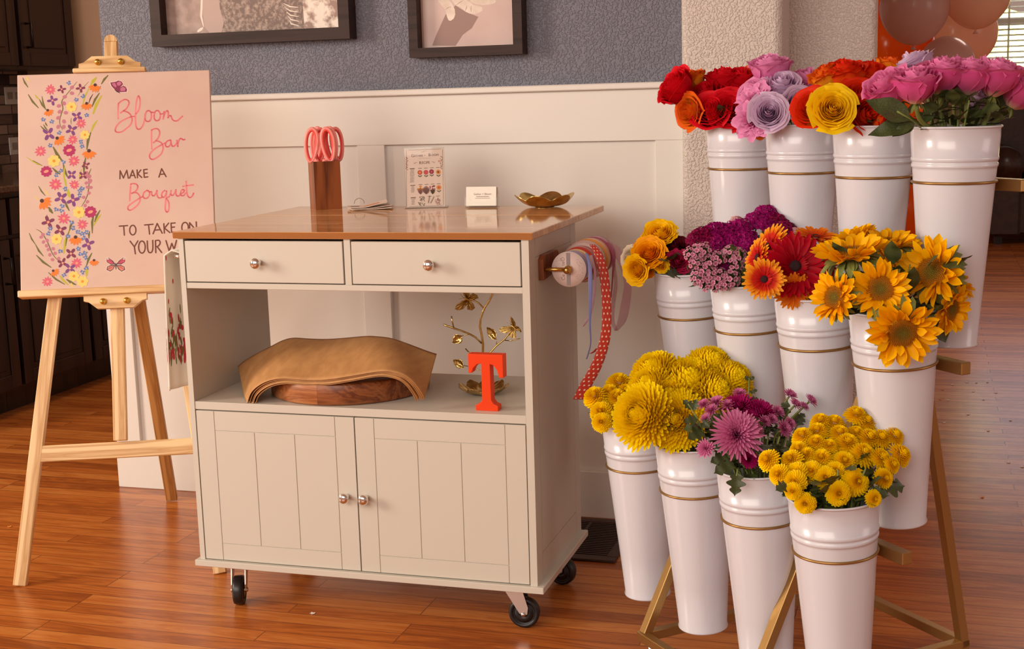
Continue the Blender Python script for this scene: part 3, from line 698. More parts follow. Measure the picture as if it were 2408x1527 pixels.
B3 = [Vector((max(q.x, CX0+.027), q.y, q.z)) for q in B3]
def cr(P, t):
    n = len(P)-1; t = min(max(t*n, 0), n-1e-6); i = int(t); f_ = t-i
    p0, p1, p2, p3 = P[max(i-1, 0)], P[i], P[i+1], P[min(i+2, n)]
    return .5*((2*p1)+(p2-p0)*f_+(2*p0-5*p1+4*p2-p3)*f_*f_+(3*p1-p0-3*p2+p3)*f_**3)
names = ['top sheet of the brown kraft paper draped over the round board'] + ['brown kraft paper sheet, %s from the top of the draped pile' % w for w in ('second', 'third', 'fourth', 'fifth')]
for k, lab in enumerate(names):
    def ks(a, b, k=k):
        e = 1-.010*k; aa = .5+(a-.5)*e; p = cr(F3, aa); q = cr(B3, aa); r = p.lerp(q, b)
        mid = math.sin(PI*a)**.4; r.z -= (.0021+.0012*mid)*k; r.z += .010*math.sin(PI*b)*math.sin(PI*a); r.x -= (a-.5)*.010*k; r.y += .0025*((k*7) % 3)
        r.z = max(r.z, SZ+.0008+.0005*(5-k)+.052*(1 if (Vector((r.x, r.y))-Vector((CX0+.338, CY0+.205))).length < .19 and .12 < a < .9 else 0) if b > .02 or .1 < a < .9 else r.z)
        r.z = max(r.z, SZ+.0006)
        return r
    o = MB().grid(ks, 60, 18).build('kraft_paper_sheet', KRAFT)
    md = o.modifiers.new('thickness', 'SOLIDIFY'); md.thickness = .0006; md.offset = 1
    tag(o, lab, 'paper', 'brown kraft paper sheets on the shelf')
# letter T
TC = mat('orange_red_paint', (.80, .050, .0), .5, spec=.3)
q0 = PY(1145, 958, CY0+.05)
lt = [(-.0265, 0), (.0265, 0), (.0265, .012), (.017, .016), (.0115, .024), (.0105, .096), (.0105, .106), (.018, .104), (.026, .094), (.031, .076), (.041, .076), (.041, .128), (-.041, .128), (-.041, .085), (-.033, .085), (-.029, .096), (-.020, .105), (-.0105, .107), (-.0105, .024), (-.017, .016), (-.0265, .012)]
o = MB().prism([(x, z) for x, z in lt], -.0125, .0125).build('letter_block', TC); o.location = (q0.x+.004, CY0+.05, SZ); o.rotation_euler = (0, 0, -.02)
md = o.modifiers.new('edge', 'BEVEL'); md.width = .0012; md.segments = 2; md.limit_method = 'ANGLE'
tag(o, 'orange-red wooden letter T standing on the cart shelf', 'letter')
# jewellery tree
JY = CY0+.20; q0 = PY(1137, 925, JY)
tree = thing('jewelry_tree', 'gold branch jewelry stand with butterflies and leaves behind the orange T', 'stand', (q0.x, JY, SZ))
f = scallop(.061, .020, 9, .1, .3, .3, .0009)
mb = MB().grid(lambda a, b: f(a, b, .0014), 110, 8).grid(lambda a, b: f(1-a, b, 0), 110, 8).grid(lambda a, b: f(a, 1, .0014*b), 110, 1).lathe([(0, .0039), (.0185, .0039)], 24).lathe([(.0185, .0025), (.017, 0), (0, 0)], 24)
mb.build('dish', GOLD, tree)
J = lambda u, v, dy=0: PY(1020+u/5.092, 680+v/5.092, JY+dy)-Vector((q0.x, JY, SZ))
def branch(pts, r, dys=None):
    MB().tube([J(u, v, (dys[i] if dys else 0)) for i, (u, v) in enumerate(pts)], r, 8).build('branch', GOLD, tree)
branch([(590, 1240), (590, 900), (588, 740), (590, 660), (575, 560), (553, 450), (560, 360), (590, 270), (610, 225), (660, 150), (705, 60), (725, -20)], [.0028]*6+[.0024]*6)
branch([(600, 230), (540, 170), (465, 130), (420, 110)], .0019)
branch([(575, 650), (500, 580), (430, 540), (330, 500), (240, 470), (115, 425)], .0022, [0, -.005, -.01, -.015, -.02, -.025]); branch([(240, 468), (222, 390), (212, 325)], .0017, [-.02]*3)
branch([(430, 545), (390, 548), (340, 560)], .0009, [-.01]*3)
branch([(592, 900), (680, 755), (750, 680), (850, 600), (905, 530), (960, 455)], .0021, [0, .01, .015, .02, .022, .025]); branch([(855, 615), (930, 620), (1030, 592)], .0012, [.02, .015, .01]); branch([(755, 675), (752, 630), (745, 590)], .0009, [.015]*3)
branch([(590, 1000), (540, 970), (490, 945), (360, 915)], .001, [0, .006, .012, .016]); branch([(590, 880), (450, 790), (380, 715)], .0015, [0, .01, .018])
def leafp(u, v, ang, L, wd, dy=0):
    c = J(u, v, dy); mb = MB(); n = 7
    def fn(a, b):
        s = (a-.5)*2; w_ = wd*math.sin(PI*min(max(b, .02), .99)**.85); 
        lx = s*w_; ly = b*L; dz = -.0035*abs(s)*1+.0022*math.sin(b*PI)+.0007*math.sin(b*22-abs(s)*5)
        return (c.x+lx*math.cos(ang)-ly*math.sin(ang), c.y+dz*1.6, c.z+lx*math.sin(ang)+ly*math.cos(ang))
    mb.grid(fn, 6, 12); o = mb.build('leaf', GOLD, tree); md = o.modifiers.new('thickness', 'SOLIDIFY'); md.thickness = .0008
leafp(745, 598, .62, .034, .0105, .015); leafp(340, 560, 2.2, .028, .0115, -.01); leafp(360, 935, .95, .030, .0105, .016)
def butterfly(parent, o3, R, sc, name='butterfly', m_=None):
    mb = MB()
    up_ = [(0, 0), (.25, .35), (.62, .62), (1.0, .70), (1.02, .42), (.82, .10), (.45, -.05)]; lo_ = [(0, -.02), (.45, -.06), (.74, -.22), (.70, -.55), (.45, -.72), (.2, -.5)]
    for s in (-1, 1):
        for poly in (up_, lo_):
            n = len(poly); vs = []
            for dz in (.0, .03): vs += [R @ Vector((s*x*sc*math.cos(.5), -x*sc*math.sin(.5)+dz*sc, z*sc))+o3 for x, z in poly]
            mb.add(vs, [tuple(range(n)), tuple(range(2*n-1, n-1, -1))]+[(i, (i+1) % n, (i+1) % n+n, i+n) for i in range(n)])
            for k in range(1, n):
                x, z = poly[k]; mb.tube([o3+R @ Vector((s*x*sc*q*math.cos(.5), -x*sc*q*math.sin(.5)-.012*sc, z*sc*q)) for q in (.1, .95)], .03*sc, 5)
    mb.tube([o3+R @ Vector((0, -.02*sc, z*sc)) for z in (.3, .1, -.2, -.4)], [.05*sc, .08*sc, .07*sc, .03*sc], 8)
    for s in (-1, 1): mb.tube([o3+R @ Vector((s*x*sc, -.02*sc, z*sc)) for x, z in ((0, .28), (.12, .5), (.2, .62))], .014*sc, 5)
    return mb.build(name, m_ or GOLD, parent)
butterfly(tree, J(405, 122), Matrix.Rotation(-1.2, 3, 'Y') @ Matrix.Rotation(.3, 3, 'X'), .032)
butterfly(tree, J(958, 458, .025), Matrix.Rotation(-.75, 3, 'Y') @ Matrix.Rotation(-.35, 3, 'Z'), .030)

# ---------------------------------------------------------------- ribbon rail on the right side panel
XP = CX0+px1
rail = thing('ribbon_rack', 'dark wood plate with brass arms and dowel on the right side of the cart', 'rack', (XP, -.79, .825))
mb = MB(); poly = [(0, -.028), (.128, -.019), (.128, .020), (.118, .026), (.014, .026), (0, .018)]
mb.add([(x, y, z) for x in (0, .012) for y, z in poly], [tuple(range(6))[::-1], tuple(range(6, 12))]+[(i, (i+1) % 6, (i+1) % 6+6, i+6) for i in range(6)])
mb.build('wood_plate', ACACIA, rail)
SPX = .066; SPZ = -.004
for y in (.006, .29):
    a = MB().tube([(.0, y, SPZ), (SPX, y, SPZ)], .0045, 12); a.sphere((SPX, y, SPZ), .0095, 16); a.build('brass_arm', BRASS, rail)
MB().tube([(.0, .29, SPZ), (.002, .29, SPZ)], .022, 20).build('mounting_disc', ACACIA, rail)
d = MB().tube([(SPX, -.006, SPZ), (SPX, .300, SPZ)], .0055, 14); d.sphere((SPX, -.006, SPZ), .0085, 14); d.build('dowel', BRASS, rail)
FL = mat('spool_card', (.72, .56, .52), .6)
def ribmat(nm, c, dots=False, sheer=0):
    mt = mat(nm, c, .45, sheen=.3); n, l, b = nodes(mt)
    if dots:
        t = n.new('ShaderNodeUVMap'); mp = n.new('ShaderNodeMapping'); mp.inputs['Scale'].default_value = (2.6, 33, 1); l.new(t.outputs[0], mp.inputs[0])
        sp = n.new('ShaderNodeSeparateXYZ'); l.new(mp.outputs[0], sp.inputs[0])
        fl = n.new('ShaderNodeMath'); fl.operation = 'FLOOR'; l.new(sp.outputs[1], fl.inputs[0])
        md_ = n.new('ShaderNodeMath'); md_.operation = 'MULTIPLY_ADD'; md_.inputs[1].default_value = .5; l.new(fl.outputs[0], md_.inputs[0]); l.new(sp.outputs[0], md_.inputs[2])
        cb = n.new('ShaderNodeCombineXYZ'); l.new(md_.outputs[0], cb.inputs[0]); l.new(sp.outputs[1], cb.inputs[1])
        frc = n.new('ShaderNodeVectorMath'); frc.operation = 'FRACTION'; l.new(cb.outputs[0], frc.inputs[0])
        ds = n.new('ShaderNodeVectorMath'); ds.operation = 'DISTANCE'; ds.inputs[1].default_value = (.5, .5, 0); l.new(frc.outputs[0], ds.inputs[0])
        lt_ = n.new('ShaderNodeMath'); lt_.operation = 'LESS_THAN'; lt_.inputs[1].default_value = .2; l.new(ds.outputs['Value'], lt_.inputs[0])
        mx = n.new('ShaderNodeMix'); mx.data_type = 'RGBA'; mx.inputs[6].default_value = (*c, 1); mx.inputs[7].default_value = (.85, .68, .56, 1); l.new(lt_.outputs[0], mx.inputs[0]); l.new(mx.outputs[2], b.inputs['Base Color'])
    if sheer: b.inputs['Alpha'].default_value = sheer
    return mt
def tail(parent, pts, off, dy, mt, name='loose_end'):
    # pts: (u, v, half width px, y) ; off: sideways depth difference between the two edges
    P = []
    for u, v, hw_, y in pts: P.append((PY(u-hw_, v, y), PY(u+hw_, v, y+off)))
    loc = parent.location
    Ls = [a-Vector(loc) for a, b in P]; Rs = [b-Vector(loc) for a, b in P]; n = len(P)-1
    fn = lambda a, b: cr(Ls, b).lerp(cr(Rs, b), a)
    o = MB().grid(fn, 4, 40).build(name, mt, parent)
    md = o.modifiers.new('thickness', 'SOLIDIFY'); md.thickness = .0005; md.offset = 0
ys = -.778
cxs, czs = XP+SPX, .825+SPZ
specs = [('blue', (.20, .22, .50), .015, .0385, 'blue ribbon spool with the pale label, at the front of the rack', 0),
         ('lilac', (.50, .30, .40), .016, .037, 'lilac ribbon spool right behind the blue ribbon', 0),
         ('yellow', (.86, .60, .20), .012, .037, 'thin yellow ribbon spool between the lilac and dotted ribbons', 0),
         ('red_dotted', (.56, .035, .015), .030, .039, 'red ribbon spool with white dots and a long dotted tail', 0),
         ('blush', (.66, .42, .38), .022, .047, 'blush pink ribbon spool between the dotted and orange ribbons', 0),
         ('orange', (.80, .31, .03), .032, .047, 'orange ribbon spool on the rack, second from the back', 0),
         ('plum', (.40, .055, .14), .034, .046, 'plum sheer ribbon spool at the back of the rack', 0)]
sp = {}
for nm, c, wd, R_, lab, _ in specs:
    wd *= 1.62
    t = thing('ribbon_spool', lab, 'ribbon', (cxs, ys, czs), 0, 'ribbon spools on the rack'); sp[nm] = (t, ys)
    My = Matrix.Rotation(-PI/2, 4, 'X')
    fm = FL
    for y in (0, wd-.0012): Rf = R_+.0005 if nm == 'blue' and y == 0 else R_-.003; MB().lathe([(.0062, y), (Rf, y), (Rf, y+.0011), (.0062, y+.0011), (.0062, y)], 48, 0, My).build('flange', fm, t)
    MB().lathe([(.0062, .0013), (R_-.0006, .0013), (R_, wd*.5), (R_-.0006, wd-.0014), (.0062, wd-.0014)], 48, 0, My).build('ribbon_roll', ribmat('ribbon_'+nm, c, nm == 'red_dotted'), t)
    ys += wd+.0006
t, y = sp['blue']; mb = MB()
for a, b in ((.009, .036), (-.036, -.009)): mb.add([(-.0055, -.0004, a), (.0035, -.0004, a), (.0035, -.0004, b), (-.0055, -.0004, b)], [(0, 1, 2, 3)], 0)
Mr = Matrix.Translation((-.0095, -.0004, -.001)) @ Matrix.Rotation(-PI/2, 4, 'Y')
text(mb, 'Ce', .0115, -.017, 0, 0, 1, Mr); text(mb, 'te', .0115, .013, 0, 0, 1, Mr)
mb.lathe([(.0034, 0), (.0043, 0)], 20, 1, Matrix.Translation((-.0135, -.0004, .0215)) @ Matrix.Rotation(PI/2, 4, 'X'))
text(mb, 't', .006, .0215, .0026, 0, 1, Mr)
random.seed(2)
for k in range(110):
    a = random.uniform(-.9, .9) + (0 if k % 2 else PI); r = random.uniform(.024, .035)*(.9 if k % 2 else 1); x, z = r*math.cos(a), r*math.sin(a)
    if -.016 < x < .006: continue
    mb.add([(x, -.0004, z), (x+.0008, -.0004, z), (x+.0008, -.0004, z+.0008), (x, -.0004, z+.0008)], [(0, 1, 2, 3)], 1)
mb.build('label_print', [mat('label_grey', (.30, .24, .24), .6), mat('label_ink', (.30, .20, .17), .6)], t)
R3 = lambda nm: sp[nm][1]
t, y = sp['blue']; tail(t, [(1379, 596, 3, y+.007), (1387, 625, 4, y+.006), (1388, 665, 5, y-.002), (1388, 710, 4, y-.004), (1387, 760, 2.5, y-.004), (1389, 805, 1.5, y-.003), (1384, 830, 1.5, y), (1379, 845, 1.5, y+.002)], .003, 0, MC['ribbon_blue'])
t, y = sp['lilac']; tail(t, [(1390, 600, 3, y+.008), (1399, 640, 3, y+.005), (1397, 690, 3, y+.001), (1389, 735, 3, y), (1380, 755, 2.5, y), (1371, 768, 2, y)], .003, 0, MC['ribbon_lilac'])
t, y = sp['red_dotted']; y -= .004; tail(t, [(1393, 575, 7, y+.016), (1408, 600, 10, y+.006), (1419, 640, 11, y-.002), (1425, 690, 11, y-.006), (1427, 740, 11, y-.006), (1424, 790, 12, y-.006), (1414, 830, 13, y-.006), (1398, 870, 14, y-.006), (1378, 905, 15, y-.006), (1362, 940, 15, y-.006)], .008, 0, MC['ribbon_red_dotted'])
t, y = sp['red_dotted']; tail(t, [(1404, 820, 3, y+.012), (1396, 828, 3, y+.012), (1388, 832, 3, y+.012)], .002, 0, mat('ribbon_plain_red', (.42, .03, .03), .5))
t, y = sp['plum']; tail(t, [(1425, 570, 6, y+.01), (1443, 600, 4, y), (1441, 650, 2, y-.002), (1437, 700, 1.5, y-.002)], .01, 0, MC['ribbon_plum'])
tail(t, [(1420, 565, 9, y+.02), (1447, 585, 11, y+.025), (1467, 630, 9, y+.02), (1476, 670, 9, y+.018), (1470, 720, 11, y+.016), (1462, 755, 10, y+.015), (1449, 778, 4, y+.015)], .02, 0, ribmat('ribbon_sheer_plum', (.66, .27, .36), False, .38))
tail(t, [(1449, 778, 4, y+.015), (1440, 755, 5, y+.02), (1441, 720, 5, y+.022), (1448, 670, 4, y+.024), (1444, 620, 3, y+.026)], .01, 0, MC['ribbon_sheer_plum'])
# ================================================================ easel with the painted sign
TAU = .285
ME = Matrix.Translation((-.836, -.755, 0)) @ Matrix.Rotation(math.radians(23), 4, 'Z') @ Matrix.Rotation(-TAU, 4, 'X')
MI = ME.inverted()
def hit(u, v, off=0.0):         # where the photo shows a point lying on the easel's leaning plane
    c = MI @ CAM; d = MI.to_3x3() @ ray(u, v); t = (-off-c.y)/d.y; q = c+d*t; return q.x, q.z
es = thing('easel', 'natural pine A-frame easel standing left of the white cart', 'easel'); es.matrix_world = ME
def eb(name, a, b, w, h, m_=PINE, mb=None):
    a = Vector(a); b = Vector(b); L = (b-a).length; d = (b-a).normalized(); sd = d.cross(Vector((0, -1, 0))).normalized(); n_ = sd.cross(d)
    M = Matrix((sd, n_, d)).transposed().to_4x4(); M.translation = a
    o = MB().bbox(-w/2, w/2, -h/2, h/2, 0, L, 0, None, .002).build(name, m_, es); o.matrix_local = M; return o
ft = .02*math.tan(TAU)
for s in (-1, 1):
    a0 = s*.2515
    eb('front_leg', (a0, .010, .003), (s*.080+.004, .010, 1.30), .033, .019)
zl = .30*math.cos(TAU)
eb('crossbar', (-.197, .010, .335), (.197, .010, .335), .042, .018, PINE)
mast = eb('mast', (.010, -.0015, .358), (.010, -.0015, 1.425), .0345, .019)
bv = MB().prism([(-.0173+.0346*i/12, .018*math.sqrt(max(0, 1-((i-6)/6)**2))) for i in range(13)], -.0095, .0095).build('mast_top', PINE, es)
bv.matrix_local = Matrix.Translation((.010, -.0015, 1.425))
rf = MI @ Vector((-1.078, -.098, 0.0)); hinge = Vector((.016, .028, 1.06)); rf2 = rf+(hinge-rf)*.004
eb('rear_leg', rf2, hinge, .034, .02, PINED)
MB().box(-.06, .09, .0195, .032, 1.05, 1.08).build('hinge_block', PINE, es)
# ledge and its bracket
l0 = hit(44, 692, .03); ZB = .7565
MB().box(l0[0], .275, -.043, -.0005, ZB-.018, ZB-.0005, bev=.002).build('ledge', PINEX, es)
BRASSK = mat('brass_screw', (.72, .48, .10), .25, 1)
def bracket(z0, flip, name, hgt, hw):
    pts = [(-hw, 0), (hw, 0), (hw, hgt*.42), (hw-.012, hgt*.5), (hw-.026, hgt*.82), (hw-.034, hgt), (-hw+.034, hgt), (-hw+.026, hgt*.82), (-hw+.012, hgt*.5), (-hw, hgt*.42)]
    pts = [(x+.010, z0+(z if not flip else -z)) for x, z in pts]
    if flip: pts = pts[::-1]
    o = MB().prism(pts, -.030, -.0115).build(name, PINEX, es)
    for s in (-1, 1):
        MB().lathe([(0, .012), (.006, .0105), (.0085, .005), (.0085, 0), (0, 0)], 16, 0, Matrix.Translation((.010+s*.030, -.030, z0+(-hgt*.5 if flip else hgt*.5))) @ Matrix.Rotation(PI/2, 4, 'X')).build('brass_knob', BRASSK, o)
bracket(ZB-.0185, True, 'ledge_bracket', .036, .080)
SW0 = hit(45, 178, .031); SW1 = hit(491.5, 163, .031); SB0 = hit(46, 683, .031)
sx0, sx1 = (SW0[0]+SB0[0])/2-.001, SW1[0]+.001; sz0, sz1 = ZB, (SW0[1]+SW1[1])/2
bracket(sz1+.012, False, 'clamp', .034, .080)
MB().box(-.084, .104, -.040, -.0115, sz1+.0005, sz1+.0118, bev=.002).build('clamp_lip', PINEX, es)

sign = thing('canvas_sign', 'pink painted Bloom Bar sign with wildflowers, standing on the easel', 'sign'); sign.matrix_world = ME
CANV = speckle('pink_canvas', (.69, .49, .41), (.73, .54, .455), 6, .65)
MB().box(sx0, sx1, -.031, -.0125, sz0, sz1, bev=.0015).build('canvas', CANV, sign)
A_ = lambda x, y: hit(250+x/6.6375, 170+y/6.6375, .0312)
B_ = lambda x, y: hit(260+x/5.454, 380+y/5.454, .0312)
C3 = lambda x, y: hit(50+x/5.871, 170+y/5.871, .0312)
C4 = lambda x, y: hit(50+x/5.657, 420+y/5.657, .0312)
lay = [0]
def fl(mb, poly, mi):
    lay[0] += 1; flat(mb, poly, -.03110-lay[0]*.0000006, mi)
def smooth(pts, k=5):
    P = [Vector((x, 0, z)) for x, z in pts]; n = (len(P)-1)*k; return [(q.x, q.z) for q in (cr(P, i/n) for i in range(n+1))]
# script lettering with a rope texture: a wide pale stroke, then short ticks
SCR = [mat('sign_pink_halo', (.93, .36, .36), .6), mat('sign_pink_rope', (.58, .10, .13), .6)]
def script(mb, tr, pts):
    P = smooth([tr(*q) for q in pts], 6); lay[0] = 0
    for i in range(len(P)-1):
        a, b = P[i], P[i+1]; fl(mb, stroke2([a, b], .0050, False), 0)
    lay[0] = 300
    for i in range(len(P)-1):
        a, b = P[i], P[i+1]; d = math.hypot(b[0]-a[0], b[1]-a[1]); n = max(1, int(d/.0019))
        for k in range(n):
            x = a[0]+(b[0]-a[0])*k/n; z = a[1]+(b[1]-a[1])*k/n; dx, dz = (b[0]-a[0])/(d or 1), (b[1]-a[1])/(d or 1)
            fl(mb, stroke2([(x-dz*.0016-dx*.0004, z+dx*.0016-dz*.0004), (x+dz*.0016+dx*.0004, z-dx*.0016+dz*.0004)], .00085, False), 1)
wm = [MB(), MB(), MB()]
for s in ([(185, 730), (182, 620), (185, 540), (187, 490)], [(187, 490), (220, 460), (270, 430), (315, 428), (350, 455), (350, 500), (325, 550), (290, 590), (262, 605), (215, 640)],
          [(262, 605), (310, 615), (350, 635), (380, 670), (400, 720), (398, 770), (370, 830), (310, 880), (250, 925), (190, 938), (145, 925), (140, 885), (165, 830), (220, 775), (290, 735), (360, 705), (400, 692), (450, 690)],
          [(460, 650), (500, 600), (522, 520), (525, 440), (515, 390), (497, 370), (475, 430), (462, 520), (455, 640), (452, 740), (460, 830), (480, 880), (515, 890), (550, 860), (580, 800), (600, 720), (605, 660), (630, 610), (665, 600), (695, 630), (702, 690), (685, 750), (650, 770), (615, 755), (600, 715)],
          [(690, 615), (710, 627), (745, 625)], [(745, 680), (755, 630), (780, 600), (815, 605), (840, 650), (838, 710), (815, 750), (775, 755), (748, 725), (745, 680)], [(840, 650), (880, 650), (905, 610)],
          [(905, 610), (895, 680), (885, 740)], [(890, 700), (915, 640), (945, 600), (965, 620), (965, 670), (962, 715), (985, 680), (1010, 685), (1025, 730), (1060, 758), (1110, 755), (1155, 715), (1195, 680)],
          [(705, 900), (703, 1000), (705, 1100), (710, 1210)], [(705, 905), (750, 882), (800, 885), (830, 920), (830, 970), (805, 1030), (770, 1070), (730, 1105)],
          [(770, 1070), (820, 1080), (865, 1110), (885, 1160), (880, 1220), (850, 1280), (790, 1330), (730, 1360), (690, 1350), (672, 1310), (690, 1260), (750, 1200), (820, 1155), (870, 1130), (920, 1100)],
          [(990, 1060), (950, 1075), (925, 1110), (925, 1150), (955, 1165), (990, 1145), (1008, 1090), (1000, 1055), (1015, 1120), (1030, 1155), (1070, 1145), (1100, 1100)], [(1100, 1060), (1108, 1110), (1115, 1165), (1115, 1120), (1130, 1070), (1155, 1035), (1185, 1045), (1200, 1055), (1232, 1045)]): script(wm[0 if min(q[1] for q in s) < 860 else 1], A_, s)
for s in ([(258, 290), (250, 400), (245, 515)], [(258, 290), (300, 283), (340, 300), (348, 330), (330, 370), (290, 400), (262, 410)], [(290, 400), (330, 400), (365, 430), (380, 480), (360, 540), (310, 590), (255, 625), (222, 610), (230, 570), (280, 530), (340, 490), (380, 465), (415, 450)],
          [(470, 370), (430, 395), (415, 440), (435, 472), (475, 465), (500, 420), (490, 380), (465, 370), (500, 390), (525, 385)], [(525, 385), (530, 430), (555, 440), (580, 410), (595, 370), (595, 430), (620, 468), (660, 460)],
          [(700, 370), (665, 395), (655, 440), (680, 460), (710, 420), (718, 375), (712, 440), (705, 520), (700, 600), (715, 645), (740, 635), (750, 570), (740, 510), (715, 475), (750, 450), (770, 410)],
          [(775, 370), (772, 420), (795, 435), (825, 400), (838, 360), (838, 420), (860, 445), (890, 430)], [(890, 420), (930, 400), (945, 370), (920, 360), (898, 400), (905, 435), (940, 435), (965, 400)],
          [(968, 250), (972, 330), (978, 400), (995, 450), (1025, 462), (1055, 430), (1065, 400)], [(922, 320), (1000, 308), (1068, 300)]): script(wm[2], B_, s)
for q in wm: q.build('script_word', SCR, sign)
wm = [MB(), MB(), MB()]; lay[0] = 0
def oval(cx, cy, rx, ry): return [(cx+rx*math.sin(2*PI*i/16), cy-ry*math.cos(2*PI*i/16)) for i in range(17)]
for s in ([(120, 222), (122, 118)], [(122, 118), (165, 212)], [(165, 212), (208, 112)], [(208, 112), (228, 215)], [(245, 212), (282, 112)], [(282, 112), (318, 210)], [(258, 180), (308, 178)], [(340, 108), (345, 208)], [(388, 108), (348, 160)], [(348, 158), (400, 205)], [(470, 100), (425, 105)], [(425, 105), (432, 203)], [(432, 203), (478, 197)], [(428, 152), (470, 148)],
          [(620, 200), (655, 92)], [(655, 92), (712, 195)], [(632, 165), (695, 160)], [(112, 830), (218, 822)], [(168, 828), (177, 945)], oval(285, 880, 40, 62), [(435, 815), (545, 805)], [(487, 812), (500, 932)], [(545, 928), (597, 795)], [(597, 795), (662, 920)], [(570, 880), (640, 875)], [(683, 798), (690, 918)], [(745, 790), (692, 855)], [(692, 855), (760, 912)],
          [(775, 790), (782, 908)], [(775, 792), (828, 788)], [(778, 845), (820, 840)], [(782, 908), (832, 903)], oval(955, 845, 42, 64), [(1016, 905), (1013, 785)], [(1013, 785), (1104, 893)], [(1104, 893), (1098, 775)],
          [(250, 1022), (305, 1095)], [(350, 1018), (305, 1095)], [(305, 1095), (318, 1185)], oval(402, 1098, 42, 78), [(470, 1020), (475, 1120), (490, 1163), (512, 1170), (532, 1155), (542, 1110), (540, 1012)], [(575, 1015), (580, 1170)], [(575, 1015), (620, 1012), (636, 1045), (612, 1085), (580, 1095)], [(595, 1090), (655, 1168)],
          [(710, 1015), (752, 1150)], [(752, 1150), (785, 1050)], [(785, 1050), (815, 1130)], [(815, 1130), (845, 1012)]):
    P = [B_(*q) for q in s]; P = smooth(P, 3) if len(P) > 2 else P; mb = wm[0 if s[0][1] < 300 else 1 if s[0][1] < 960 else 2]
    for i in range(len(P)-1): fl(mb, stroke2([P[i], P[i+1]], .0035, False), 0); 
    for q in P: fl(mb, ell(q[0], q[1], .00175, .00175, 0, 8), 0)
for q in wm: q.build('brown_lettering', [mat('sign_brown_paint', (.16, .045, .025), .6)], sign)
# painted flowers
pm = [mat('paint_pink', (.72, .12, .20), .6), mat('paint_purple', (.21, .055, .24), .6), mat('paint_plum', (.22, .03, .09), .6), mat('paint_blue', (.14, .22, .50), .6), mat('paint_yellow', (.93, .70, .18), .6), mat('paint_orange', (.85, .22, .02), .6), mat('paint_magenta', (.46, .02, .13), .6),
      mat('paint_green', (.16, .15, .03), .6), mat('paint_lime', (.52, .50, .03), .6), mat('paint_brown', (.07, .018, .012), .6), mat('paint_salmon', (.85, .36, .24), .6), mat('paint_mauve', (.56, .20, .27), .6), mat('paint_straw', (.78, .62, .18), .6), mat('paint_white', (.86, .76, .70), .6), mat('paint_amber', (.80, .33, .02), .6)]
mb = MB(); lay[0] = 0; random.seed(8)
def P4(tr, x, y, r): a = tr(x, y); b = tr(x+r, y); return a[0], a[1], abs(b[0]-a[0])
def petalp(cx, cz, ang, r0, r1, w, mi, pointed=True):
    x0, z0 = cx+r0*math.cos(ang), cz+r0*math.sin(ang); x1, z1 = cx+r1*math.cos(ang), cz+r1*math.sin(ang); px_, pz_ = -math.sin(ang), math.cos(ang)
    prof = ((0, .35), (.35, .8), (.65, 1), (.85, .6), (1, .08)) if pointed else ((0, .4), (.3, .85), (.6, 1), (.85, .85), (1, .35))
    L = [(x0+(x1-x0)*t+px_*w*q, z0+(z1-z0)*t+pz_*w*q) for t, q in prof]; R = [(x0+(x1-x0)*t-px_*w*q, z0+(z1-z0)*t-pz_*w*q) for t, q in prof]
    fl(mb, (L+R[::-1])[::-1], mi)
def lv(tr, a, b, w, mi):
    p, q = tr(*a), tr(*b); mx_ = ((p[0]+q[0])/2+(q[1]-p[1])*.05, (p[1]+q[1])/2-(q[0]-p[0])*.05); fl(mb, stroke2([p, mx_, q], w), mi)
for a, b, w, mi in (((60, 60), (120, 120), .005, 12), ((20, 75), (95, 210), .005, 7), ((95, 305), (240, 495), .0055, 7), ((190, 310), (250, 380), .004, 8), ((250, 375), (345, 520), .005, 7), ((285, 330), (335, 500), .004, 7), ((1200, 40), (1105, 165), .006, 7), ((1040, 70), (960, 175), .009, 8), ((960, 170), (830, 520), .004, 8), ((930, 130), (780, 330), .002, 7), ((1080, 285), (975, 480), .006, 7), ((1110, 320), (990, 580), .008, 8), ((1050, 660), (960, 830), .006, 8), ((960, 830), (905, 1070), .007, 7),
                    ((265, 740), (360, 820), .004, 7), ((305, 720), (370, 810), .004, 7), ((330, 690), (360, 745), .004, 7), ((440, 1030), (570, 1230), .008, 7), ((160, 1220), (290, 1290), .005, 7), ((70, 1170), (280, 1290), .003, 8), ((430, 1320), (540, 1410), .006, 7), ((580, 1270), (640, 1450), .007, 7), ((600, 1300), (600, 1520), .005, 8), ((830, 1340), (800, 1500), .004, 8), ((890, 1180), (865, 1400), .007, 7), ((990, 300), (930, 430), .003, 9), ((1100, 190), (1050, 280), .002, 9), ((690, 630), (690, 720), .002, 7), ((520, 1030), (540, 1120), .003, 12)): lv(C3, a, b, w, mi)
for a, b, w, mi in (((230, 100), (320, 230), .004, 7), ((310, 140), (370, 230), .004, 12), ((170, 220), (250, 300), .003, 12), ((365, 380), (420, 465), .008, 7), ((590, 10), (600, 120), .005, 8), ((620, 140), (645, 255), .009, 8), ((580, 290), (640, 430), .006, 7), ((970, 440), (945, 730), .006, 7), ((1060, 480), (960, 630), .006, 8), ((1050, 420), (975, 580), .006, 7), ((690, 560), (640, 700), .006, 7), ((640, 690), (565, 1000), .008, 8), ((640, 690), (590, 900), .004, 7), ((105, 725), (190, 880), .004, 7), ((190, 880), (295, 1035), .005, 7), ((200, 1020), (400, 1185), .006, 7), ((940, 990), (865, 1170), .006, 7), ((880, 1190), (870, 1300), .008, 8), ((360, 1250), (580, 1410), .005, 7), ((510, 1290), (625, 1415), .006, 8), ((600, 1340), (730, 1415), .007, 7), ((510, 870), (545, 950), .004, 12), ((910, 700), (900, 800), .005, 7), ((340, 480), (360, 560), .003, 7), ((660, 1390), (690, 1450), .007, 12)): lv(C4, a, b, w, mi)
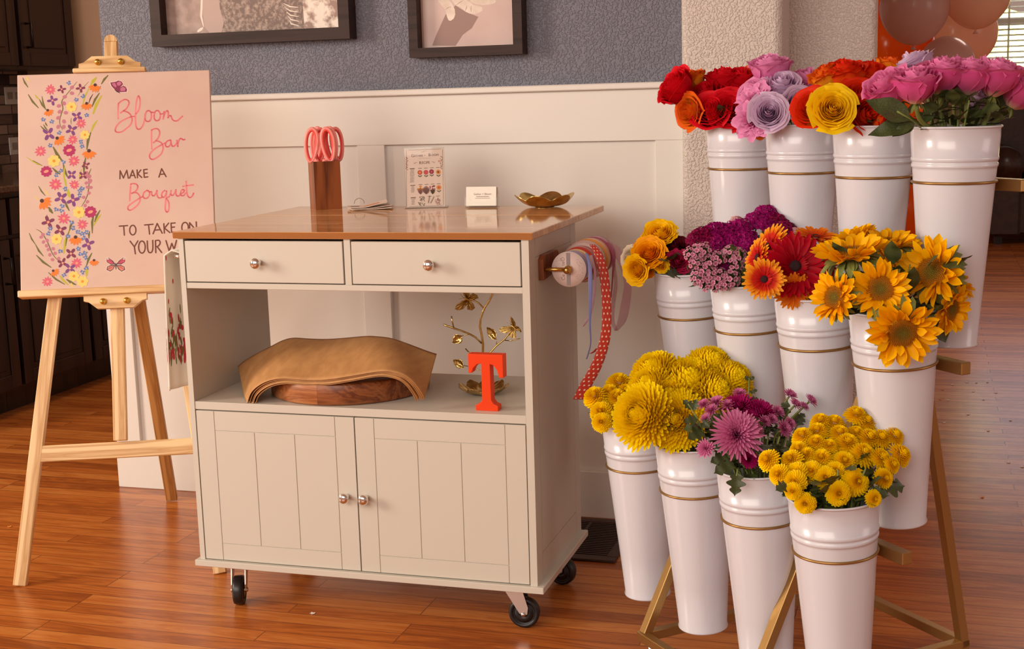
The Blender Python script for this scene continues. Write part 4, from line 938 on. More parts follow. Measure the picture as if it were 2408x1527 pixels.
for tr, stem, drops in ((C3, [(770, 130), (640, 290), (560, 400), (575, 500), (545, 600), (530, 700), (570, 800)], [(700, 210), (700, 290), (600, 340), (590, 430), (520, 465), (530, 545), (615, 560), (510, 630), (590, 680), (510, 755), (585, 755)]),
                        (C4, [(890, -10), (900, 100), (870, 250), (800, 375)], [(910, 45), (865, 60), (880, 115), (925, 120), (900, 195), (830, 250), (880, 310), (850, 360)]),
                        (C3, [(965, 1330), (930, 1420), (930, 1520)], [(900, 1390), (940, 1440), (900, 1440), (950, 1500)]),
                        (C4, [(200, 675), (270, 720), (350, 850), (420, 1010), (500, 1100)], [(290, 745), (265, 780), (345, 825), (295, 845), (335, 895), (360, 945), (425, 935), (380, 1015), (450, 995), (415, 1080), (500, 1065)])):
    S_ = smooth([tr(*q) for q in stem], 4); fl(mb, stroke2(S_, .0026), 7)
    for q in drops: x, z, r = P4(tr, q[0], q[1], 34 if tr is C3 else 28); fl(mb, ell(x, z, r*.95, r*.8, random.random()*3, 10), 11)
for tr, L in ((C3, ((405, 240, 80), (825, 705, 75), (710, 930, 78), (270, 1090, 88), (725, 1225, 88))), (C4, ((455, 80, 95), (705, 85, 72), (565, 530, 88), (812, 612, 78), (738, 1125, 82), (350, 1372, 78)))):
    for x, y, r in L:
        x, z, r = P4(tr, x, y, r); n = 10
        for k in range(n): petalp(x, z, k*2*PI/n+.2, r*.05, r*random.uniform(.85, 1.08), r*.16, 0)
        fl(mb, ell(x, z, r*.22, r*.22), 10)
for tr, L in ((C3, ((430, 390, 75, 1), (558, 235, 62, 2), (818, 220, 66, 2), (765, 612, 80, 1), (695, 797, 85, 1), (378, 853, 98, 1), (893, 1285, 60, 2), (695, 1415, 75, 1), (852, 1425, 65, 2))), (C4, ((530, 260, 92, 1), (688, 288, 90, 1), (358, 580, 90, 2), (520, 683, 88, 2), (890, 872, 88, 1), (660, 1000, 82, 2), (550, 1125, 74, 2), (645, 1195, 82, 1)))):
    for x, y, r, mi in L:
        x, z, r = P4(tr, x, y, r); a0 = random.random()
        for k in range(4): petalp(x, z, a0+k*PI/2+random.uniform(-.2, .2), 0, r, r*.26, mi, False)
        fl(mb, ell(x, z, r*.2, r*.2), 10)
for tr, L in ((C3, ((655, 147), (850, 330), (760, 378), (902, 593), (305, 652), (422, 682), (525, 835), (400, 1010), (840, 1025), (825, 962), (580, 1238), (545, 1362), (485, 1420))), (C4, ((585, 140), (810, 130), (778, 165), (778, 225), (545, 365), (465, 412), (535, 427), (668, 585), (690, 660), (385, 665), (362, 733), (755, 712), (808, 735), (868, 715), (830, 792), (620, 770), (760, 935), (520, 970), (790, 1005), (850, 990), (852, 1052), (865, 1195), (815, 1245), (568, 1285)))):
    for x, y in L:
        x, z, r = P4(tr, x, y, 34)
        for k in range(5): petalp(x, z, k*2*PI/5+random.random(), 0, r, r*.3, 3, False)
        fl(mb, ell(x, z, r*.2, r*.2, 0, 8), 13)
for tr, L in ((C3, ((693, 478, 74), (878, 865, 68), (452, 1225, 88))), (C4, ((768, 450, 82), (470, 808, 74), (700, 1300, 74), (815, 1370, 78)))):
    for x, y, r in L:
        x, z, r = P4(tr, x, y, r)
        for k in range(7): petalp(x, z, k*2*PI/7+.1, 0, r, r*.36, 4, False)
        fl(mb, ell(x, z, r*.25, r*.25), 14)
for tr, L in ((C3, ((1020, 175, 115, -1.75), (902, 430, 105, -1.57), (365, 525, 95, -1.2), (495, 910, 120, -.85), (935, 1085, 130, -1.57))), (C4, ((275, 297, 140, -.75), (722, 780, 120, -1.57), (968, 1088, 85, -1.6), (425, 1228, 90, -.85)))):
    for x, y, r, a in L:
        x, z, r = P4(tr, x, y, r)
        for k in range(6): petalp(x, z, a+(k-2.5)*.42, r*.1, r*(1-.05*abs(k-2.5)), r*.15, 5 if r < .0235 else 5)
        fl(mb, ell(x, z, r*.2, r*.2), 9)
for tr, L in ((C3, ((662, 1078, 88), (345, 1370, 80))), (C4, ((920, 445, 82),))):
    for x, y, r in L:
        x, z, r = P4(tr, x, y, r)
        for k in range(10): petalp(x, z, k*2*PI/10, r*.2, r, r*.26, 6, False)
        fl(mb, ell(x, z, r*.45, r*.25, .3), 10)
mb.build('flower_painting', pm, sign)
mb = MB(); lay[0] = 0
def grow(P, k): cx = sum(p[0] for p in P)/len(P); cz = sum(p[1] for p in P)/len(P); return [(cx+(x-cx)*k, cz+(z-cz)*k) for x, z in P]
P = [A_(*q) for q in ((60, 160), (140, 150), (190, 128), (240, 145), (262, 185), (215, 240), (265, 210), (305, 230), (325, 270), (318, 305), (250, 310), (200, 310), (170, 295), (120, 260), (80, 215))]
fl(mb, grow(P, 1.1), 0); fl(mb, P, 1)
for Q in (((85, 175), (135, 165), (160, 215), (150, 240), (110, 215)), ((160, 165), (205, 140), (240, 170), (215, 205), (175, 210)), ((215, 255), (260, 225), (300, 250), (290, 290), (225, 295))): fl(mb, [A_(*q) for q in Q], 2)
fl(mb, stroke2([A_(130, 270), A_(170, 300), A_(215, 325)], .0035), 3)
STK = [mat('sticker_white', (.84, .72, .66), .5), mat('sticker_plum', (.25, .02, .08), .5), mat('sticker_lilac', (.55, .16, .28), .5), mat('sticker_black', (.05, .012, .018), .5), mat('sticker_rose', (.62, .07, .13), .5), mat('sticker_salmon', (.72, .22, .16), .5)]
mb.build('butterfly_sticker', STK, sign); mb = MB(); lay[0] = 0
for s in (1, -1):
    X = lambda x: 68+s*(x-68)
    for Q in (((70, 1320), (110, 1270), (160, 1235), (190, 1240), (185, 1290), (140, 1320)), ((75, 1335), (130, 1325), (180, 1350), (188, 1390), (140, 1412), (100, 1385))):
        P = [B_(X(x), y) for x, y in Q]; P = P if s == 1 else P[::-1]; fl(mb, grow(P, 1.16), 0)
for s in (1, -1):
    X = lambda x: 68+s*(x-68)
    for j, Q in enumerate((((70, 1320), (110, 1270), (160, 1235), (190, 1240), (185, 1290), (140, 1320)), ((75, 1335), (130, 1325), (180, 1350), (188, 1390), (140, 1412), (100, 1385)))):
        P = [B_(X(x), y) for x, y in Q]; P = P if s == 1 else P[::-1]; fl(mb, P, 3); fl(mb, grow(P, .8), 4 if j == 0 else 5)
        c = B_(68, 1325)
        for k in (2, 3, 4): fl(mb, stroke2([c, P[k]], .0008, False), 3)
    fl(mb, ell(*B_(X(172), 1250), .003, .0018), 0)
fl(mb, stroke2([B_(68, 1300), B_(68, 1340), B_(70, 1385)], .0035), 3)
mb.build('butterfly_sticker', STK, sign)
# ================================================================ tiered flower stand
SY = -.817; SU = Vector((math.cos(SY), math.sin(SY), 0)); SN = Vector((math.sin(SY), -math.cos(SY), 0)); SP = .2183
ROWS = [(Vector((.7166, -.5298, 1.0222)), -.006), (Vector((.6207, -.6427, .7057)), .054), (Vector((.5286, -.7846, .394)), .052)]
RR, BR, BH, RA = .0733, .0491, .4034, .1008
O2 = Vector((.5286, -.7846, 0))
stand = thing('flower_stand', 'gold metal three tier stand holding twelve white flower buckets', 'stand', (O2.x, O2.y, 0), SY)
SL = lambda u, n, z: Vector((u, -n, z))       # stand frame: along the row, towards the front, up
fz = lambda n: .06-(n-.085)/.496
fn_ = lambda z: .085-.496*(z-.06)
def sbar(name, a, b, w=.020, h=.020, up=(0, 0, 1), parent=None): return MB().bar(a, b, w, h, up).build(name, GOLDBAR, parent or stand)
for u in (.142, .502):
    sbar('front_leg', SL(u, fn_(.06), .055), SL(u, fn_(1.03), 1.03), .02, .02, (1, 0, 0))
    sbar('rear_leg', SL(u, -.463, .055), SL(u, fn_(.80)-.024, .80), .02, .02, (1, 0, 0))
    sbar('side_foot', SL(u, .075, .061), SL(u, -.453, .061))
sbar('front_foot', SL(.132, .085, .061), SL(.512, .085, .061)); sbar('rear_foot', SL(.132, -.463, .061), SL(.512, -.463, .061))
for k, (c, t) in enumerate(ROWS):
    cl = stand.location; rel = c-O2; u0 = rel.dot(SU); n0 = rel.dot(SN); z = c.z-.003
    nb = n0-.0875
    sbar('tier_bar', SL(u0-.09, nb, z-.006), SL(u0+.742, nb, z-.006), .022, .022)
    for i in range(4):
        cc = SL(u0+SP*i, n0, c.z); ax = SL(0, math.sin(t), math.cos(t)); uu = Vector((1, 0, 0)); ww = ax.cross(uu)
        MB().tube([cc+(uu*math.cos(a)+ww*math.sin(a))*(RR+.0005) for a in [2*PI*q/56 for q in range(56)]], .0026, 8, 0, True).build('ring', GOLDBAR, stand)
for u in (.172, .472):
    for n in (.085, -.463):
        c = SL(u, n, 0); o = MB().tube([c+Vector((0, 0, .052)), c+Vector((0, 0, .030))], .006, 10).lathe([(.0, .036), (.012, .034), (.016, .029), (.0155, .024), (.0, .024)], 20, 0, Matrix.Translation(c)).build('caster_stem', CHROME, stand)
        w = MB().lathe([(0, -.009), (.012, -.009), (.0135, -.006), (.0135, .006), (.012, .009), (0, .009)], 20, 0, Matrix.Translation(c+Vector((.004, 0, .0137))) @ Matrix.Rotation(PI/2, 4, 'X')).build('wheel', RUBBER, o)

def bucket_mesh():
    pr = []
    def r_at(z): return BR+(.08-BR)*z/BH
    pr += [(0, .004), (BR-.003, .004), (BR-.001, 0), (BR+.0022, .0005), (BR+.0028, .003), (BR+.0008, .006)]
    z0 = BH-RA+.030
    for z in (.1, .2, z0-.008): pr.append((r_at(z), z))
    for zc in (z0, z0+.0115):
        for q in range(7): a = q/6*PI; pr.append((r_at(zc-.004*math.cos(a))+.0017*math.sin(a), zc-.0038*math.cos(a)))
    pr += [(r_at(BH-.02), BH-.02), (.0785, BH-.006)]
    for q in range(9): a = -PI/2+q/8*PI*1.5; pr.append((.0795+.0022*math.cos(a), BH-.0022+.0022*math.sin(a)))
    pr += [(.0772, BH-.004), (BR-.001, .01), (0, .01)]
    return MB().lathe(pr, 72).mesh('flower_bucket', BUCKET)
BM = bucket_mesh()
BK = {}
blabels = ['white metal bucket of red roses, farthest on the top tier', 'white metal bucket of pink and lilac roses on the top tier', 'white metal bucket of orange and yellow roses on the top tier', 'white metal bucket of long pink roses, nearest on the top tier',
           'white metal bucket of ranunculus, farthest on the middle tier', 'white metal bucket of magenta sweet william on the middle tier', 'white metal bucket of gerbera daisies on the middle tier', 'white metal bucket of sunflowers on the middle tier',
           'white metal bucket of small yellow mums, farthest on the bottom tier', 'white metal bucket of big yellow mums on the bottom tier', 'white metal bucket of pink mums on the bottom tier', 'white metal bucket of yellow button mums, nearest on the bottom tier']
for k, (c, t) in enumerate(ROWS):
    ax = (Vector((0, 0, 1))*math.cos(t)+SN*math.sin(t)).normalized()
    for i in range(4):
        ring = c+SU*SP*i; b = k*4+i; o = put('flower_bucket', BM)
        M = (Matrix.Translation(ring+ax*(RA-BH)) @ ax.to_track_quat('Z', 'Y').to_matrix().to_4x4()); o.matrix_world = M
        tag(o, blabels[b], 'bucket', 'white flower buckets on the gold stand'); BK[b] = (ring+ax*RA, ax)

# ---------------------------------------------------------------- blooms (unit radius, face along +z, base at the origin)
rnd = random.Random(4)
def wrapped(n, layers=1.0, flare=.35, hin=1.05, hout=.78, ruff=.05, rin=.10, rout=.80, seed=0, nu=8, nv=6, wide=(1.25, .80)):
    R = random.Random(seed); mb = MB()
    for i in range(n):
        f = i/(n-1); a0 = i*2.39996+R.uniform(-.2, .2); Ri = rin+(rout-rin)*f**.85; H = hin+(hout-hin)*f; H *= R.uniform(.95, 1.05)
        dl = wide[0]+(wide[1]-wide[0])*f; fl_ = flare*f**1.6*R.uniform(.7, 1.25); p1, p2 = R.uniform(0, 6), R.uniform(0, 6)
        def fn(a, b):
            q = 2*a-1; s = b
            wsh = .45+.55*math.sin(min(s*1.35, 1)*PI/2)
            az = a0+q*dl*wsh
            prof = .24+.76*math.sin(min(1, s*1.55)*PI/2)
            r = Ri*prof+fl_*max(0, s-.58)**2*4.2+ruff*(s**2)*math.sin(q*7+p1)*(.4+f)+.05*f*abs(q)**3*s
            z = H*(s-.42*f*max(0, s-.66)**2*4) - (.06*q*q+.9*max(0, abs(q)-.62)**2)*s*H + ruff*.7*s*s*math.sin(q*9+p2)
            return (r*math.cos(az), r*math.sin(az), z)
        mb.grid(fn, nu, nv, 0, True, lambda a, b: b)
    return mb
def rays(mb, n, elev, L, w, base_r, base_z, bend, cup, seed, mi=0, point=.15, nv=5, nu=2, jit=.08, notch=0, t0=0, t1=1, off=0.0, wavy=0):
    R = random.Random(seed)
    for i in range(n):
        az = 2*PI*(i+off)/n+R.uniform(-jit, jit); e0 = elev+R.uniform(-jit, jit); l = L*R.uniform(.9, 1.06); tw = R.uniform(-.25, .25)*wavy; b_ = bend+R.uniform(-jit, jit)
        ca, sa = math.cos(az), math.sin(az)
        def fn(a, b):
            q = 2*a-1
            ww = w*(math.sin(min(1, .25+b*1.2)*PI/2) if b < .65 else math.sin(PI/2)*(1-(1-point)*((b-.65)/.35)**2))
            th = e0+b_*b*.5; r = base_r+l*b*math.cos(th); z = base_z+l*b*math.sin(th)
            nx, nz = -math.sin(e0+b_*b), math.cos(e0+b_*b); c_ = cup*ww*q*q+tw*q*ww*b
            r += nx*c_; z += nz*c_; y = q*ww
            return (r*ca-y*sa, r*sa+y*ca, z)
        mb.grid(fn, nu, nv, mi, True, lambda a, b: t0+(t1-t0)*b)
    return mb
def phyllo(n, R_, e_out, e_in, L_out, L_in, w, curl, cup, seed, br=.25, bz=.35, nv=4, point=.3, pw=.75):
    R = random.Random(seed); mb = MB()
    for i in range(n):
        f = ((i+.5)/n)**pw; az = i*2.39996; e = e_in+(e_out-e_in)*f+R.uniform(-.07, .07); L = (L_in+(L_out-L_in)*f)*R.uniform(.93, 1.07)
        ca, sa = math.cos(az), math.sin(az); r0 = br*f; z0 = bz*(1-f*f)
        def fn(a, b):
            q = 2*a-1; ww = w*(.5+.5*math.sin(min(1, b*1.6)*PI/2)) * (1 if b < .7 else 1-(1-point)*((b-.7)/.3)**2)
            th = e+curl*b*.5; r = r0+L*b*math.cos(th); z = z0+L*b*math.sin(th); nx, nz = -math.sin(e+curl*b), math.cos(e+curl*b); c_ = cup*ww*q*q
            r += nx*c_; z += nz*c_; y = q*ww
            return (r*ca-y*sa, r*sa+y*ca, z)
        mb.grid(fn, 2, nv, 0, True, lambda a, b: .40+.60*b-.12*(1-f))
    return mb
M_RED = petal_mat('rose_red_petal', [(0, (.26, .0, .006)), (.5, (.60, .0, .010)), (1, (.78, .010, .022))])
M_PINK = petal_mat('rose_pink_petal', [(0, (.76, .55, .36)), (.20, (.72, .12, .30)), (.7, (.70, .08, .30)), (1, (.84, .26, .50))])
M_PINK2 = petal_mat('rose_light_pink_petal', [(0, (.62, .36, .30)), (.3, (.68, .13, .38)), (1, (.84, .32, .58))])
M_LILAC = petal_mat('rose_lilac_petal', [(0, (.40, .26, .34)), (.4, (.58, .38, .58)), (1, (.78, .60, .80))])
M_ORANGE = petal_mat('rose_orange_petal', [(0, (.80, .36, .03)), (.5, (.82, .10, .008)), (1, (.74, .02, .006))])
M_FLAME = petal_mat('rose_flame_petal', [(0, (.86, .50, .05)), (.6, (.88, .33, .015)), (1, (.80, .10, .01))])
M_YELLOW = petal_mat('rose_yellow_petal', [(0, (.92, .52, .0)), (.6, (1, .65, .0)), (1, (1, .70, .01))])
M_RY = petal_mat('ranunculus_yellow_petal', [(0, (.85, .38, .0)), (.5, (1, .56, .0)), (1, (1, .62, .004))])
M_RO = petal_mat('ranunculus_orange_petal', [(0, (.78, .24, .0)), (.5, (.96, .36, .0)), (1, (1, .44, .004))])
M_RW = petal_mat('ranunculus_white_petal', [(0, (.72, .60, .36)), (1, (.84, .74, .58))])
M_RB = petal_mat('ranunculus_burgundy_petal', [(0, (.05, .002, .006)), (1, (.13, .006, .016))])
M_RP = petal_mat('ranunculus_hot_pink_petal', [(0, (.40, .01, .05)), (1, (.56, .02, .10))])
M_MUMY = petal_mat('mum_yellow_petal', [(0, (.95, .58, .0)), (.5, (1, .72, .0)), (1, (1, .78, .006))])
M_BUTY = petal_mat('button_mum_petal', [(0, (.84, .50, .0)), (.5, (1, .68, .0)), (1, (1, .73, .003))])
M_SUN = petal_mat('sunflower_petal', [(0, (.72, .26, .0)), (.35, (.97, .48, .0)), (1, (1, .57, .002))])
M_DISC = petal_mat('sunflower_disc', [(0, (.17, .14, .02)), (.38, (.20, .11, .012)), (.7, (.36, .13, .008)), (1, (.50, .20, .005))], .9, 0)
M_GER = petal_mat('gerbera_red_orange_petal', [(0, (.48, .0, .015)), (.52, (.66, .03, .008)), (.74, (.86, .27, .008)), (1, (.90, .46, .03))])
M_GERO = petal_mat('gerbera_orange_petal', [(0, (.60, .03, .005)), (.5, (.80, .14, .006)), (1, (.88, .32, .015))])
M_GERR = petal_mat('gerbera_red_petal', [(0, (.26, .0, .006)), (1, (.50, .0, .014))])
M_EYE = mat('gerbera_dark_eye', (.022, .004, .006), .9)
M_MAG = petal_mat('dianthus_magenta', [(0, (.18, .0, .08)), (1, (.40, .005, .17))])
M_PLUM = petal_mat('dianthus_plum', [(0, (.10, .0, .03)), (1, (.30, .004, .07))])
M_DPK = petal_mat('dianthus_pale_pink', [(0, (.60, .22, .28)), (1, (.80, .50, .52))])
M_DBUD = petal_mat('dianthus_pink_buds', [(0, (.55, .10, .26)), (1, (.84, .42, .56))])
M_MP = petal_mat('mum_pink_petal', [(0, (.38, .02, .17)), (.5, (.58, .09, .30)), (1, (.74, .25, .46))])
M_MH = petal_mat('mum_hot_pink_petal', [(0, (.25, .0, .06)), (1, (.46, .01, .15))])
M_GREEN = speckle('stem_green', (.13, .17, .03), (.20, .23, .05), 30, .55)
M_LEAF = speckle('dark_leaf_green', (.030, .045, .012), (.075, .095, .028), 35, .45)
M_BRACT = speckle('sunflower_bract_green', (.14, .18, .035), (.24, .26, .06), 40, .6)
def rose_bloom(seed, open_=.35): return wrapped(24, flare=open_, seed=seed, ruff=.045)
KINDS = {}
def kind(nm, parts): KINDS[nm] = [(n_, mb.mesh(n_, m_)) for n_, mb, m_ in parts]
rose_geo = [wrapped(26, flare=.24, hin=1.56, hout=1.46, seed=1, ruff=.05, nv=8, nu=12, rout=.95, wide=(1.25, .95)), wrapped(24, flare=.42, hin=1.35, hout=1.0, seed=2, ruff=.02, nv=8, rin=.08, rout=.98, wide=(1.25, .95), nu=10), wrapped(40, flare=.34, hin=1.0, hout=.62, seed=3, ruff=.015, rin=.05, rout=.92, nu=10, wide=(1.35, .75))]
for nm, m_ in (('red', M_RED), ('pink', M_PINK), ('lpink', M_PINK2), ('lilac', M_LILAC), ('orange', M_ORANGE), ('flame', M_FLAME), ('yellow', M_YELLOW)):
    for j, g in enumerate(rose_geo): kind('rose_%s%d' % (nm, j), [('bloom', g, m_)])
carn = wrapped(34, flare=.75, seed=9, ruff=.13, hin=.85, hout=.5, nu=12); kind('carnation', [('bloom', carn, M_PINK2)])
ran = wrapped(40, flare=.30, hin=.72, hout=.42, ruff=.03, rin=.06, rout=.9, seed=12, wide=(1.3, .62))
for nm, m_ in (('y', M_RY), ('o', M_RO), ('w', M_RW), ('b', M_RB), ('p', M_RP)): kind('ran_'+nm, [('bloom', ran, m_)])
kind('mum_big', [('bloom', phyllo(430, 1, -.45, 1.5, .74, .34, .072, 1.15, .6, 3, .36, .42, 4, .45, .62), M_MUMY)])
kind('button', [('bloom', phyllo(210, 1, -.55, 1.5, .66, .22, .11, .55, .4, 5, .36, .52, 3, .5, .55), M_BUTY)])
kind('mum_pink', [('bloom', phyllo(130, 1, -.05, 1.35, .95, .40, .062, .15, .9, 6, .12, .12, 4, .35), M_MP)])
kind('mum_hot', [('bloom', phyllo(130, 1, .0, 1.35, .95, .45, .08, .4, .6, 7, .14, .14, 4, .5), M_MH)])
kind('spray', [('bloom', phyllo(75, 1, .05, 1.3, .9, .25, .10, .2, .5, 8, .14, .16, 3, .5), M_MP)])
sf = MB(); rays(sf, 20, .08, .68, .125, .38, .05, .45, .6, 1, 0, .06, 6, 2, .2, wavy=5); rays(sf, 19, .40, .60, .115, .37, .07, .2, .7, 2, 0, .06, 6, 2, .24, off=.5, wavy=5); rays(sf, 9, .85, .42, .10, .36, .09, -.2, .7, 3, 0, .06, 6, 2, .35, off=.2, wavy=5)
dc = MB().lathe([(.44, .04), (.45, .10), (.40, .15), (.30, .175), (.2, .17), (.1, .155), (0, .15)], 36); dc.at = [math.hypot(p[0], p[1])/.45 for p in dc.v]
R_ = random.Random(3)
for i in range(260):
    f = (i/260)**.5; a = i*2.39996; r = .44*f; z = .15+.025*math.sin(f*3.0); h = .03+.035*(f > .55)
    b0 = len(dc.v); dc.add([(r*math.cos(a)+dx*.018, r*math.sin(a)+dy*.018, z) for dx, dy in ((-1, -.6), (1, -.6), (0, 1))]+[(r*1.03*math.cos(a), r*1.03*math.sin(a), z+h*R_.uniform(.7, 1.2))], [(0, 1, 3), (1, 2, 3), (2, 0, 3)], 0, [f]*4)
br = MB(); rays(br, 18, -.18, .78, .10, .20, -.02, -.9, .3, 4, 0, .02, 5, 2, .3, wavy=4); rays(br, 16, .05, .62, .10, .2, -.03, -.2, .3, 6, 0, .02, 5, 2, .25, wavy=3, off=.4); br.lathe([(.06, -.12), (.2, -.06), (.42, .03)], 20)
kind('sunflower', [('petals', sf, M_SUN), ('seed_disc', dc, M_DISC), ('bracts', br, M_BRACT)])
def gerb(seed):
    g = MB(); rays(g, 26, .10, .86, .10, .13, 0, -.05, .35, seed, 0, .35, 5, 2, .05); rays(g, 24, .22, .72, .095, .13, .02, .0, .35, seed+1, 0, .35, 5, 2, .06, off=.5, t1=.93); rays(g, 30, .5, .30, .03, .12, .04, .3, .3, seed+2, 0, .3, 3, 1, .1, t1=.4)
    return g
eye = MB().lathe([(.17, .05), (.16, .09), (.10, .115), (0, .11)], 24)
for nm, m_ in (('ro', M_GER), ('o', M_GERO), ('r', M_GERR)): kind('gerbera_'+nm, [('petals', gerb(20), m_), ('dark_eye', eye, M_EYE)])
def diant(seed, nf, fr, buds):
    R = random.Random(seed); mb = MB()
    for i in range(nf):
        f = ((i+.5)/nf)**.5; a = i*2.39996; th = f*1.15; d = Vector((math.sin(th)*math.cos(a), math.sin(th)*math.sin(a), math.cos(th))); c = d*.86*R.uniform(.92, 1.06); c.z = c.z*.85+.02
        q = (d+Vector((R.uniform(-.3, .3), R.uniform(-.3, .3), R.uniform(-.1, .3)))).to_track_quat('Z', 'Y').to_matrix().to_4x4(); Mf = Matrix.Translation(c) @ q
        for k in range(5):
            b = 2*PI*k/5; n_ = 5; vs = [Mf @ Vector((.02*math.cos(b), .02*math.sin(b), 0))]
            for j in range(n_+1):
                aa = b+(j/n_-.5)*1.15; rr = fr*(.86+.14*math.cos((j/n_-.5)*2)+.07*(j % 2)); vs.append(Mf @ Vector((rr*math.cos(aa), rr*math.sin(aa), fr*(.16+.2*R.uniform(-.5, .5)))))
            mb.add(vs, [(0, j+1, j+2) for j in range(n_)], 0, [0]+[1]*(n_+1))
    return mb
def dgreen(seed, n):
    R = random.Random(seed); mb = MB()
    for i in range(n):
        th = (i/n)**.5*1.5; a = i*2.39996; d = Vector((math.sin(th)*math.cos(a), math.sin(th)*math.sin(a), math.cos(th)*.8)); q = d.orthogonal().normalized(); L = R.uniform(.75, 1.02); w = R.uniform(.05, .09)
        b = d*.15; e = d*L+Vector((R.uniform(-.1, .1), R.uniform(-.1, .1), .05)); m_ = b.lerp(e, .6)
        mb.add([b, m_+q*w, e, m_-q*w], [(0, 1, 2, 3)])
    return mb
for nm, m_, nf, fr in (('mag', M_MAG, 30, .27), ('plum', M_PLUM, 28, .27), ('pale', M_DPK, 26, .28), ('bud', M_DBUD, 10, .25)): kind('dianthus_'+nm, [('florets', diant(5 if nm != 'bud' else 6, nf, fr, 0), m_), ('green_bracts', dgreen(7, 46 if nm != 'bud' else 110), M_LEAF)])

def leaf_mb(lobed=False, fold=.25):
    mb = MB()
    def fn(a, b):
        q = 2*a-1; w = .30*math.sin(PI*min(.99, max(.015, b))**.8)
        if lobed: w = .36*math.sin(PI*min(.99, max(.02, b))**.8)*(.45+.75*abs(math.sin(b*PI*3.1+.25)))
        return (q*w, b, -.10*b*b*1.2+fold*abs(q)*w*.8+.015*math.sin(b*14))
    return mb.grid(fn, 6, 22)
KINDS['leaf'] = leaf_mb().mesh('leaf', M_LEAF); KINDS['lobed'] = leaf_mb(True).mesh('leaf', M_LEAF)
sep = MB(); rays(sep, 5, -.35, .95, .13, .12, .0, -.6, .3, 31, 0, .05, 5, 2, .3); sep.lathe([(.07, -.22), (.17, -.1), (.24, .02), (.3, .1)], 14)
SEPAL = sep.mesh('sepals', M_GREEN)
FR = random.Random(21)
ORD = ['first', 'second', 'third', 'fourth', 'fifth', 'sixth', 'seventh', 'eighth', 'ninth', 'tenth', 'eleventh', 'twelfth']
def flower(b, kd, name, cat, u, v, rpx, face, dd, label, group, up_shift=.5, leaf=None, nleaf=0, sepals=False, stem_r=.0028, scz=1.0):
    top, ax = BK[b]; dep = depth(top)+dd; R = rpx*dep/FPX
    fr, fu, fc = face; d = (RT*fr+Vector((0, 0, 1))*fu-FW*fc); d.normalize()
    R *= SCALE.get(name, 1); ctr = PD(u, v, dep); base = ctr-d*R*up_shift*scz
    Q = (d.to_track_quat('Z', 'Y')).to_matrix().to_4x4() @ Matrix.Rotation(FR.uniform(0, 6.28), 4, 'Z')
    t = thing(name, label, cat, base, 0, group); t.matrix_world = Matrix.Translation(base) @ Q
    Ti = t.matrix_world.inverted()
    for pn, me in KINDS[kd]:
        o = put(pn, me, t); o.scale = (R, R, R*scz)
    if sepals: o = put('sepals', SEPAL, t); o.scale = (R*.55,)*3
    # stem down into the bucket
    sx = SU*FR.uniform(-.028, .028)+SN*FR.uniform(-.028, .028); off = base-top; lat = off-ax*off.dot(ax); mouth = top+lat*min(1, .052/max(lat.length, 1e-4))*.9-ax*.004; end = top-ax*FR.uniform(.20, .30)+sx
    b0 = base-d*R*.12; c1 = base-d*min(.07, (base-mouth).length*.6); pts = []
    for i in range(9):
        q = i/8; pts.append(b0*(1-q)**2+c1*2*q*(1-q)+mouth*q*q)
    pts += [mouth.lerp(end, q) for q in (.35, .7, 1)]
    MB().tube([Ti @ p for p in pts], stem_r, 7).build('stem', M_GREEN, t)
    for i in range(nleaf):
        j = FR.randint(2, 8); p = pts[j]; a = FR.uniform(0, 6.28); out = (lat.normalized()*.5 if lat.length > .01 else Vector((0, 0, 0)))+Vector((math.cos(a), math.sin(a), FR.uniform(0, .7))); out.normalize()
        q = out.to_track_quat('Y', 'Z').to_matrix().to_4x4(); o = put('leaf', KINDS[leaf], t); L = FR.uniform(.026, .046)
        o.matrix_local = Ti @ (Matrix.Translation(p) @ q @ Matrix.Scale(L, 4))
    return t
SCALE = {'rose': 1.17, 'sunflower': 1.13, 'gerbera_daisy': 1.15, 'ranunculus': 1.12, 'carnation': 1.1, 'sweet_william': 1.32, 'small_mum': 1.2, 'button_mum': 1.22, 'yellow_mum': 1.06, 'pink_mum': 1.05}
C_, U_ = (0, .25, 1), (0, 1, .15)
def batch(b, where, name, cat, items, group, **kw):
    """items: (kind, what, u, v, radius px, facing, depth shift[, own label]); labels count along each row of like flowers"""
    by = {}
    for it in items: by.setdefault(it[1], []).append(it)
    for what, L in by.items():
        L2 = [it for it in L if len(it) < 8]; n = len(L2); nr = 1 if n <= 7 else math.ceil(n/6); L2.sort(key=lambda q: q[3]); per = math.ceil(n/nr) if n else 1
        lab = {}
        for r in range(nr):
            row = sorted(L2[r*per:(r+1)*per], key=lambda q: q[2]); m_ = len(row)
            for i, it in enumerate(row):
                if n == 1: s = ''
                else:
                    s = ('leftmost' if i == 0 else 'rightmost' if i == m_-1 else ORD[i]+' from left') if m_ > 1 else ''
                    if nr > 1: s += (', ' if s else '')+(['top', 'middle', 'bottom'] if nr == 3 else ['top', 'bottom'] if nr == 2 else ['top', 'second', 'third', 'fourth', 'fifth', 'sixth', 'seventh'])[r]+' row,'
                lab[id(it)] = s
        for it in L:
            s = it[7] if len(it) > 7 else what+(', '+lab[id(it)] if lab[id(it)] else '')+' '+where
            flower(b, it[0], name, cat, it[2], it[3], it[4], it[5], it[6], s.replace(' ,', ','), group, **kw)
rk = dict(sepals=True, leaf='leaf', nleaf=2, up_shift=.6)
LF, RF_ = (-.7, .5, .4), (.6, .6, .4)
